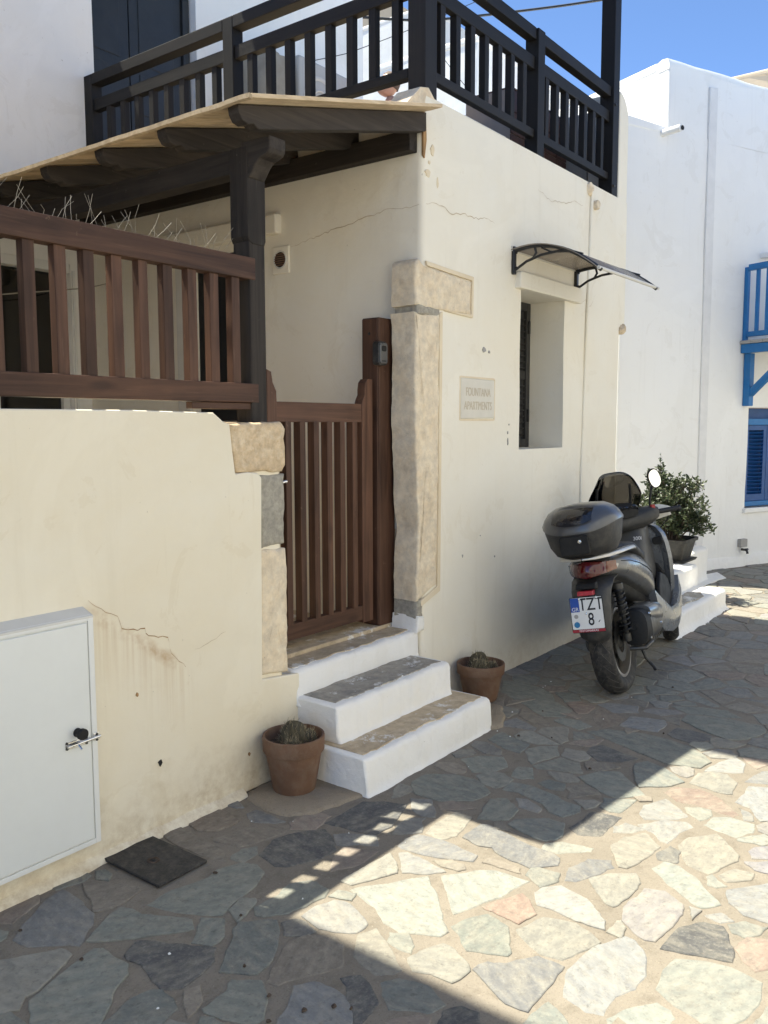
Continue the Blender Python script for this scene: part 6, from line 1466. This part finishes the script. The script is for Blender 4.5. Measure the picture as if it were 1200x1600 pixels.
mb.loft([[(-0.024, -0.088, -0.056), (0.024, -0.088, -0.056), (0.0, -0.094, -0.050)], [(-0.022, -0.088, -0.066), (0.022, -0.088, -0.066), (0.0, -0.096, -0.062)]])
mb.rot(HD); hd = mb.build('head', 'skin', person, local=True, smooth=60)
for s in (-1, 1):
    e_ = MB(); e_.lathe([(0.0, -0.010), (0.009, -0.006), (0.011, 0.0), (0.0, 0.004)], (s*0.031, -0.084, 0.010), 10, 1); e_.rot(HD); e_.build('eye', 'hair_brown', hd, local=True)
mb = MB(); mb.loft([hring(-0.02, 0.066, 0.0, 0.098, yo=0.008), hring(0.035, 0.078, 0.035, 0.106), hring(0.075, 0.075, 0.086, 0.103), hring(0.106, 0.058, 0.064, 0.084), hring(0.124, 0.030, 0.032, 0.046), hring(0.128, 0.01, 0.01, 0.012)]); jit(mb, 0.005, 40, 1); mb.rot(HD); mb.build('hair', 'hair_brown', person, local=True, smooth=60)
mb = MB()
mb.loft([sec(0, 0.165, -0.125, 0.125, e=2.2) for _ in (0,)]*1 and [[(0.172*math.cos(t), 0.130*math.sin(t), z) for t in [2*math.pi*k/24 for k in range(24)]] for z in (0.99, 0.90, 0.82)]); mb.build('shorts', 'shorts_blue', person, local=True, smooth=60)
for s in (-1, 1):
    mb = MB(); mb.loft([[(s*0.10+0.105*k_*math.cos(t), 0.115*k_*math.sin(t), z) for t in [2*math.pi*k/20 for k in range(20)]] for z, k_ in ((0.86, 1.0), (0.70, 0.95), (0.52, 0.9))]); mb.build('shorts', 'shorts_blue', person, local=True, smooth=60)
person.rotation_euler = (0, 0, R(-143))
# overhead cables
def cable(pts, r_, label, nm='overhead_cable', mat='cable_black'):
    mb = MB(); out = []
    for a, b in zip(pts, pts[1:]):
        for k in range(8):
            t = k/8; p = Vector(a).lerp(Vector(b), t); p.z -= 0.10*math.sin(math.pi*t)*(Vector(b)-Vector(a)).length*0.06; out.append(p)
    out.append(Vector(pts[-1])); mb.tube(out, r_, 6); return tag(mb.build(nm, mat, smooth=60), label, 'cable')
cable([(3.75, 3.36, 5.95), (4.35, 3.0, 6.03), (5.31, 2.5, 6.32), (6.02, 1.5, 6.46), (7.2, 0.4, 6.9)], 0.014, 'thick black service cable crossing the sky behind the railing')
cable([(2.6, 3.35, 5.10), (3.4, 3.3, 5.45), (4.35, 3.0, 5.99), (6.5, 2.6, 7.3)], 0.004, 'thin black wire rising behind the railing to the sky')
cable([(4.3, 3.05, 6.02), (4.9, 2.9, 5.6), (5.6, 2.7, 5.15), (6.6, 2.5, 4.7)], 0.004, 'thin black wire sagging in front of the white houses')

# ================================================================ white neighbour house (local: x along its facade, y into it)
AN = math.atan2(-0.38800, 0.904)
nb = thing('neighbour_house', (5.827, 0.131, 0), 'tall white plastered neighbour house with blue balcony and blue shutters', 'house', rotz=AN)
def NB(mb, name, mat, par=nb, **k): return mb.build(name, mat, par, local=True, **k)
mb = MB(); plaster_sheet(mb, [(-1.458, 5.0), (-1.458, 0.02), (-1.45, 0.006), (-1.43, 0.0), (5.8, 0.0)], 0.0, 4.545, [(1.483+4.98+0.52-0.0, 1.483+4.98+1.42, 0.655, 1.785, 0.17)], 0.010, 0.2, 21, 1.1)
mb.add([(-1.458,0,4.545),(-0.86,0,4.545),(-0.86,5,4.545),(-1.458,5,4.545)], [(0,1,2,3)]); NB(mb, 'wall', 'white_plaster', smooth=40)
mb = MB(); plaster_sheet(mb, [(-0.862, 5.0), (-0.862, 0.02), (-0.855, 0.006), (-0.835, 0.001), (5.8, 0.001)], 4.546, 5.20, [], 0.010, 0.2, 23, 1.1); NB(mb, 'upper_wall', 'white_plaster', smooth=40)
mb = MB(); mb.loft([[(x, 0.16, 5.14), (x, 0.004, 5.14), (x, 0.0, 5.19+d), (x, 0.03, 5.245+d), (x, 0.10, 5.255+d), (x, 0.16, 5.235+d)] for x, d in [(-0.866+0.2*k, 0.02*noise.noise((k*0.7, 3, 1))-0.006*k*0.2) for k in range(34)]])
NB(mb, 'parapet', 'white_plaster', smooth=50)
mb = MB(); mb.box(-0.868, -0.72, 0.16, 4.98, 5.14, 5.25); NB(mb, 'parapet', 'white_plaster', bevel=0.03, seg=3)
mb = MB(); mb.box(-0.83, 5.8, 0.1, 4.95, 5.1, 5.16); NB(mb, 'roof', 'white_plaster')
mb = MB(); mb.prism([(-1.46,4.50),(-1.46,4.60),(-1.40,4.605),(-0.88,4.575),(-0.865,4.54),(-0.865,4.50)], -0.004, 0.12, 1); NB(mb, 'roof_edge', 'white_plaster', bevel=0.02, seg=3)
mb = MB(); mb.prism([(-0.285,5.06),(-0.165,5.07),(-0.155,1.0),(-0.165,0.1),(-0.275,0.1),(-0.270,1.0)], -0.022, 0.004, 1); NB(mb, 'boxed_pipe', 'pipe_plaster', bevel=0.008)
mb = MB(); mb.tube([(-0.94, 0.05, 4.50), (-0.93, -0.06, 4.50), (-0.90, -0.20, 4.505)], 0.035, 14); NB(mb, 'spout', 'white_plaster', smooth=50)
mb = MB(); mb.lathe([(0.0, -0.206), (0.024, -0.206)], (-0.885, 0.0, 4.505), 12, 1, cap=False); NB(mb, 'spout_mouth', 'interior_dark')
mb = MB(); rings = []
for k in range(60):
    x = -0.2+k*0.12; s = 1+0.35*noise.noise((x*3, 2, 5)); rings.append([(x, 0.004, -0.004), (x, -0.05*s, -0.004), (x, -0.035*s, 0.05*s), (x, -0.02, 0.10*s), (x, 0.004, 0.12*s)])
mb.loft(rings); NB(mb, 'plinth', 'step_paint', smooth=50)
# recessed blue window
w = MB()
for a, b, c, d in ((0.528,0.598,0.665,1.66), (1.345,1.415,0.665,1.66), (0.598,1.345,1.59,1.66), (0.598,1.345,0.665,0.72)): w.box(a, b, 0.055, 0.115, c, d)
bw = NB(w, 'window', 'blue_paint', bevel=0.004)
for x0, x1 in ((0.602, 0.968), (0.974, 1.341)):
    w = MB(); w.box(x0, x0+0.055, 0.075, 0.11, 0.722, 1.588); w.box(x1-0.055, x1, 0.075, 0.11, 0.722, 1.588); w.box(x0+0.055, x1-0.055, 0.075, 0.11, 1.53, 1.588); w.box(x0+0.055, x1-0.055, 0.075, 0.11, 0.722, 0.80); sh_ = NB(w, 'shutter', 'blue_shutter', bw, bevel=0.003)
    for k in range(17):
        z = 0.82+k*0.0425; w = MB(); w.bar((x0+0.05, 0.092, z), (x1-0.05, 0.092, z), 0.034, 0.006, (0, 0.8, 1)); NB(w, 'slat', 'blue_shutter', sh_)
w = MB(); w.box(0.53, 1.41, 0.165, 0.172, 0.66, 1.78); NB(w, 'window_backing', 'blue_shutter', bw)
w = MB(); w.box(0.50, 1.44, -0.03, 0.06, 0.60, 0.655); NB(w, 'sill', 'white_plaster', bw, bevel=0.01)
# blue balcony
bal = thing('blue_balcony', (5.827, 0.131, 2.4), 'bright blue wooden balcony on brackets on the white neighbour house', 'balcony', rotz=AN)
def BA(mb, name, mat='blue_paint', par=bal, **k):
    mb.v = [(p[0], p[1], p[2]-2.4) for p in mb.v]; k.setdefault('bevel', 0.004); return mb.build(name, mat, par, local=True, **k)
S0, S1, D = 0.36, 2.4, -0.85
for k in range(6):
    m_ = MB(); m_.box(S0-0.02, S1+0.02, D+0.142*k, D+0.142*k+0.138, 2.475, 2.51); BA(m_, 'deck_board', 'grey_render')
m_ = MB(); m_.box(S0, S0+0.07, D+0.02, -0.003, 2.375, 2.472); BA(m_, 'joist')
m_ = MB(); m_.box(S1-0.07, S1, D+0.02, -0.003, 2.375, 2.472); BA(m_, 'joist')
m_ = MB(); m_.box(S0+0.07, S1-0.07, D+0.02, D+0.08, 2.375, 2.472); BA(m_, 'joist')
for s in (S0+0.06, S1-0.13):
    m_ = MB(); m_.box(s, s+0.075, -0.085, -0.003, 1.80, 2.374); br = BA(m_, 'bracket')
    m_ = MB(); m_.bar((s+0.037, -0.07, 1.93), (s+0.037, -0.58, 2.37), 0.06, 0.07); BA(m_, 'brace', par=br)
for s in (S0+0.02, S1-0.06):
    for y in (-0.045, D+0.03):
        m_ = MB(); m_.box(s, s+0.045, y, y+0.045, 2.511, 3.30); BA(m_, 'post')
    m_ = MB(); m_.box(s-0.005, s+0.05, D+0.08, -0.05, 3.26, 3.325); BA(m_, 'top_rail')
    m_ = MB(); m_.box(s, s+0.045, D+0.08, -0.05, 2.55, 2.605); BA(m_, 'bottom_rail')
    for k in range(5):
        y = -0.16-k*0.125; m_ = MB(); m_.box(s+0.006, s+0.039, y-0.018, y+0.018, 2.606, 3.259); BA(m_, 'baluster')
m_ = MB(); m_.box(S0+0.06, S1-0.06, D+0.03, D+0.08, 3.26, 3.325); BA(m_, 'top_rail')
m_ = MB(); m_.box(S0+0.06, S1-0.06, D+0.03, D+0.075, 2.55, 2.605); BA(m_, 'bottom_rail')
for k in range(15):
    x = S0+0.16+k*0.12; m_ = MB(); m_.box(x-0.018, x+0.018, D+0.036, D+0.069, 2.606, 3.259); BA(m_, 'baluster')
m_ = MB(); m_.box(0.62, 2.2, -0.10, 0.01, 3.42, 3.47); BA(m_, 'door_hood', 'white_plaster')
# wall tap in a niche box
tp_ = thing('wall_tap', (6.27, -0.06, 0.2), 'small dark tap under a white box low on the neighbour wall', 'tap', rotz=AN)
m_ = MB(); m_.box(-0.05, 0.06, -0.05, 0.004, 0.02, 0.11); m_.build('box', 'grey_render', tp_, local=True, bevel=0.006)
m_ = MB(); m_.tube([(0.0, -0.02, -0.01), (0.0, -0.09, -0.01), (0.0, -0.10, -0.05)], 0.014, 8); m_.tube([(-0.035, -0.07, -0.005), (0.04, -0.07, -0.005)], 0.012, 8); m_.build('spigot', 'dark_metal', tp_, local=True, smooth=60)

# ================================================================ whitewashed steps beside the neighbour house
ws = thing('side_steps', (3.4, -0.2, 0), 'low whitewashed masonry steps between the scooter and the neighbour house', 'steps')
def slab(x0, x1, y0, y1, z0, z1, name, seed, mat='step_paint'):
    m_ = MB(); n = 18; rings = []
    for i in range(n+1):
        x = x0+(x1-x0)*i/n; d = 0.010*noise.noise((x*5, seed, 1))
        rings.append([(x, y1, z0), (x, y0-0.05+d, z0), (x, y0-0.012+d, z0+0.03), (x, y0+d, z0+0.06), (x, y0+d, z1-0.025), (x, y0+0.02+d, z1-0.004), (x, y0+0.05+d, z1), (x, y1, z1)])
    m_.loft(rings); jit(m_, 0.010, 6, seed); return m_.build(name, mat, ws, smooth=50, bevel=0.012)
slab(2.45, 3.83, -0.585, 0.3, -0.01, 0.172, 'step', 31)
slab(2.62, 3.88, -0.325, 0.5, 0.10, 0.362, 'step', 32)
slab(3.90, 5.15, -0.035, 0.6, -0.01, 0.345, 'plinth', 33)
m_ = MB(); m_.prism(rough_outline([(2.7,-0.50),(3.35,-0.53),(3.5,-0.47),(3.45,-0.38),(2.7,-0.35)], 3, 0.02, 24), 0.165, 0.180, 2); m_.build('bare_tread', 'tread_slate', ws)
m_ = MB(); m_.prism(rough_outline([(3.9,-0.06),(4.6,-0.10),(5.3,-0.18),(5.6,0.0),(5.2,0.1),(3.9,0.1)], 3, 0.03, 24), 0.0, 0.014, 2); m_.build('lime_skirt', 'step_paint', ws)

# ================================================================ shrub in a planter
sh_t = thing('potted_shrub', (3.98, -0.02, 0.36), 'bushy green shrub in a square dark planter on the side steps', 'potted plant')
px, py, pz = 3.98, -0.02, 0.362
m_ = MB()
def sq(h, z, r=0.04): return [(px+a, py+b, z) for a, b in rrect(0, 0, 2*h, 2*h, r, 4)]
m_.loft([sq(0.155, pz), sq(0.160, pz+0.01), sq(0.195, pz+0.175), sq(0.212, pz+0.177), sq(0.214, pz+0.205), sq(0.198, pz+0.205), sq(0.190, pz+0.16)], cap=False); m_.build('planter', 'planter_grey', sh_t, smooth=40)
m_ = MB(); m_.box(px-0.18, px+0.18, py-0.18, py+0.18, pz+0.15, pz+0.165); m_.build('soil', 'soil', sh_t)
m_ = MB(); m_.loft([sq(0.20, pz-0.004), sq(0.21, pz+0.014)]); m_.build('saucer', 'planter_grey', sh_t)
random.seed(12); br_ = MB(); tips = []
for k in range(52):
    a = random.uniform(0, 6.283); sp = random.uniform(0.15, 1.0); H = random.uniform(0.12, 0.70)*(1.10-0.30*sp)
    rad = 0.33*sp; p0_ = Vector((px+0.05*math.cos(a), py+0.05*math.sin(a), pz+0.15)); p3 = Vector((px+rad*math.cos(a), py+rad*math.sin(a), pz+0.15+H))
    p1_ = p0_.lerp(p3, 0.35)+Vector((random.uniform(-.03, .03), random.uniform(-.03, .03), 0.07)); p2_ = p0_.lerp(p3, 0.7)+Vector((random.uniform(-.03, .03), random.uniform(-.03, .03), 0.06))
    br_.tube([p0_, p1_, p2_, p3], [0.008, 0.006, 0.004, 0.002], 5)
    for t in (0.35, 0.5, 0.62, 0.74, 0.85, 0.93, 1.0):
        c = p1_.lerp(p2_, (t-0.35)/0.35) if t < 0.7 else p2_.lerp(p3, (t-0.7)/0.3)
        for q in range(3):
            d = Vector((random.gauss(0, 1), random.gauss(0, 1), random.gauss(0.2, 0.8))).normalized()*random.uniform(0.05, 0.13)
            e = c+d; br_.tube([c, e], [0.0025, 0.0012], 4); tips.append((c, e))
br_.build('branches', 'bark', sh_t, smooth=60)
lf = MB()
for (c, e) in tips:
    ax_ = (e-c).normalized()
    for q in range(11):
        t = 0.25+0.75*q/10; b0 = c.lerp(e, t); d = (ax_*0.5+Vector((random.gauss(0, 1), random.gauss(0, 1), random.gauss(0.25, 0.8)))*0.8).normalized()
        L = random.uniform(0.026, 0.046); W = L*0.5; s_ = d.cross(Vector((random.gauss(0, 1), random.gauss(0, 1), random.gauss(0, 1)))).normalized()*W/2; nrm = d.cross(s_).normalized()*W*0.18
        o = len(lf.v); lf.v += [tuple(b0), tuple(b0+d*L*0.45+s_-nrm), tuple(b0+d*L), tuple(b0+d*L*0.45-s_-nrm), tuple(b0+d*L*0.5)]
        lf.f += [(o, o+1, o+4), (o+1, o+2, o+4), (o+2, o+3, o+4), (o+3, o, o+4)]
o = lf.build('foliage', 'leaf', sh_t); o['kind'] = 'stuff'

# ================================================================ the street behind the camera and an added shadow-casting wing out of frame to the left
block_o = thing('opposite_house', (0, -5.5, 0), 'long white house across the street with blue shutters', 'house')
mb = MB(); plaster_sheet(mb, [(10.0, -4.9), (-10.0, -4.9)], 0, 5.0, [], 0.02, 0.6, 40, 0.8); mb.box(-10, 10, -9, -4.95, 0, 4.95); mb.build('wall', 'white_plaster', block_o, smooth=40)
mb = MB(); mb.box(-10.02, 10.02, -5.15, -4.88, 4.96, 5.16); mb.build('parapet', 'white_plaster', block_o, bevel=0.04)
for x in (-6.0, -2.2, 2.4, 6.2):
    mb = MB(); mb.box(x, x+0.8, -4.885, -4.83, 1.1, 2.2); wv = mb.build('window', 'blue_shutter', block_o, bevel=0.01)
    mb = MB(); mb.box(x-0.05, x+0.85, -4.885, -4.80, 1.03, 1.09); mb.build('sill', 'white_plaster', wv)
wing = thing('shadow_wing', (-5, 2, 0), 'added unseen white wing beyond the courtyard wall, casting the left street shadow', 'house')  # added out of view; its roof edge is placed for the left shadow
mb = MB(); plaster_sheet(mb, [(-9.0, 0.40), (-2.70, 0.40), (-2.68, 0.42), (-2.68, 2.99)], 0.46, 5.55, [], 0.004, 0.3, 50); mb.box(-9, -2.70, 0.42, 2.99, 5.50, 5.545); mb.build('wall', 'white_plaster', wing, smooth=40)
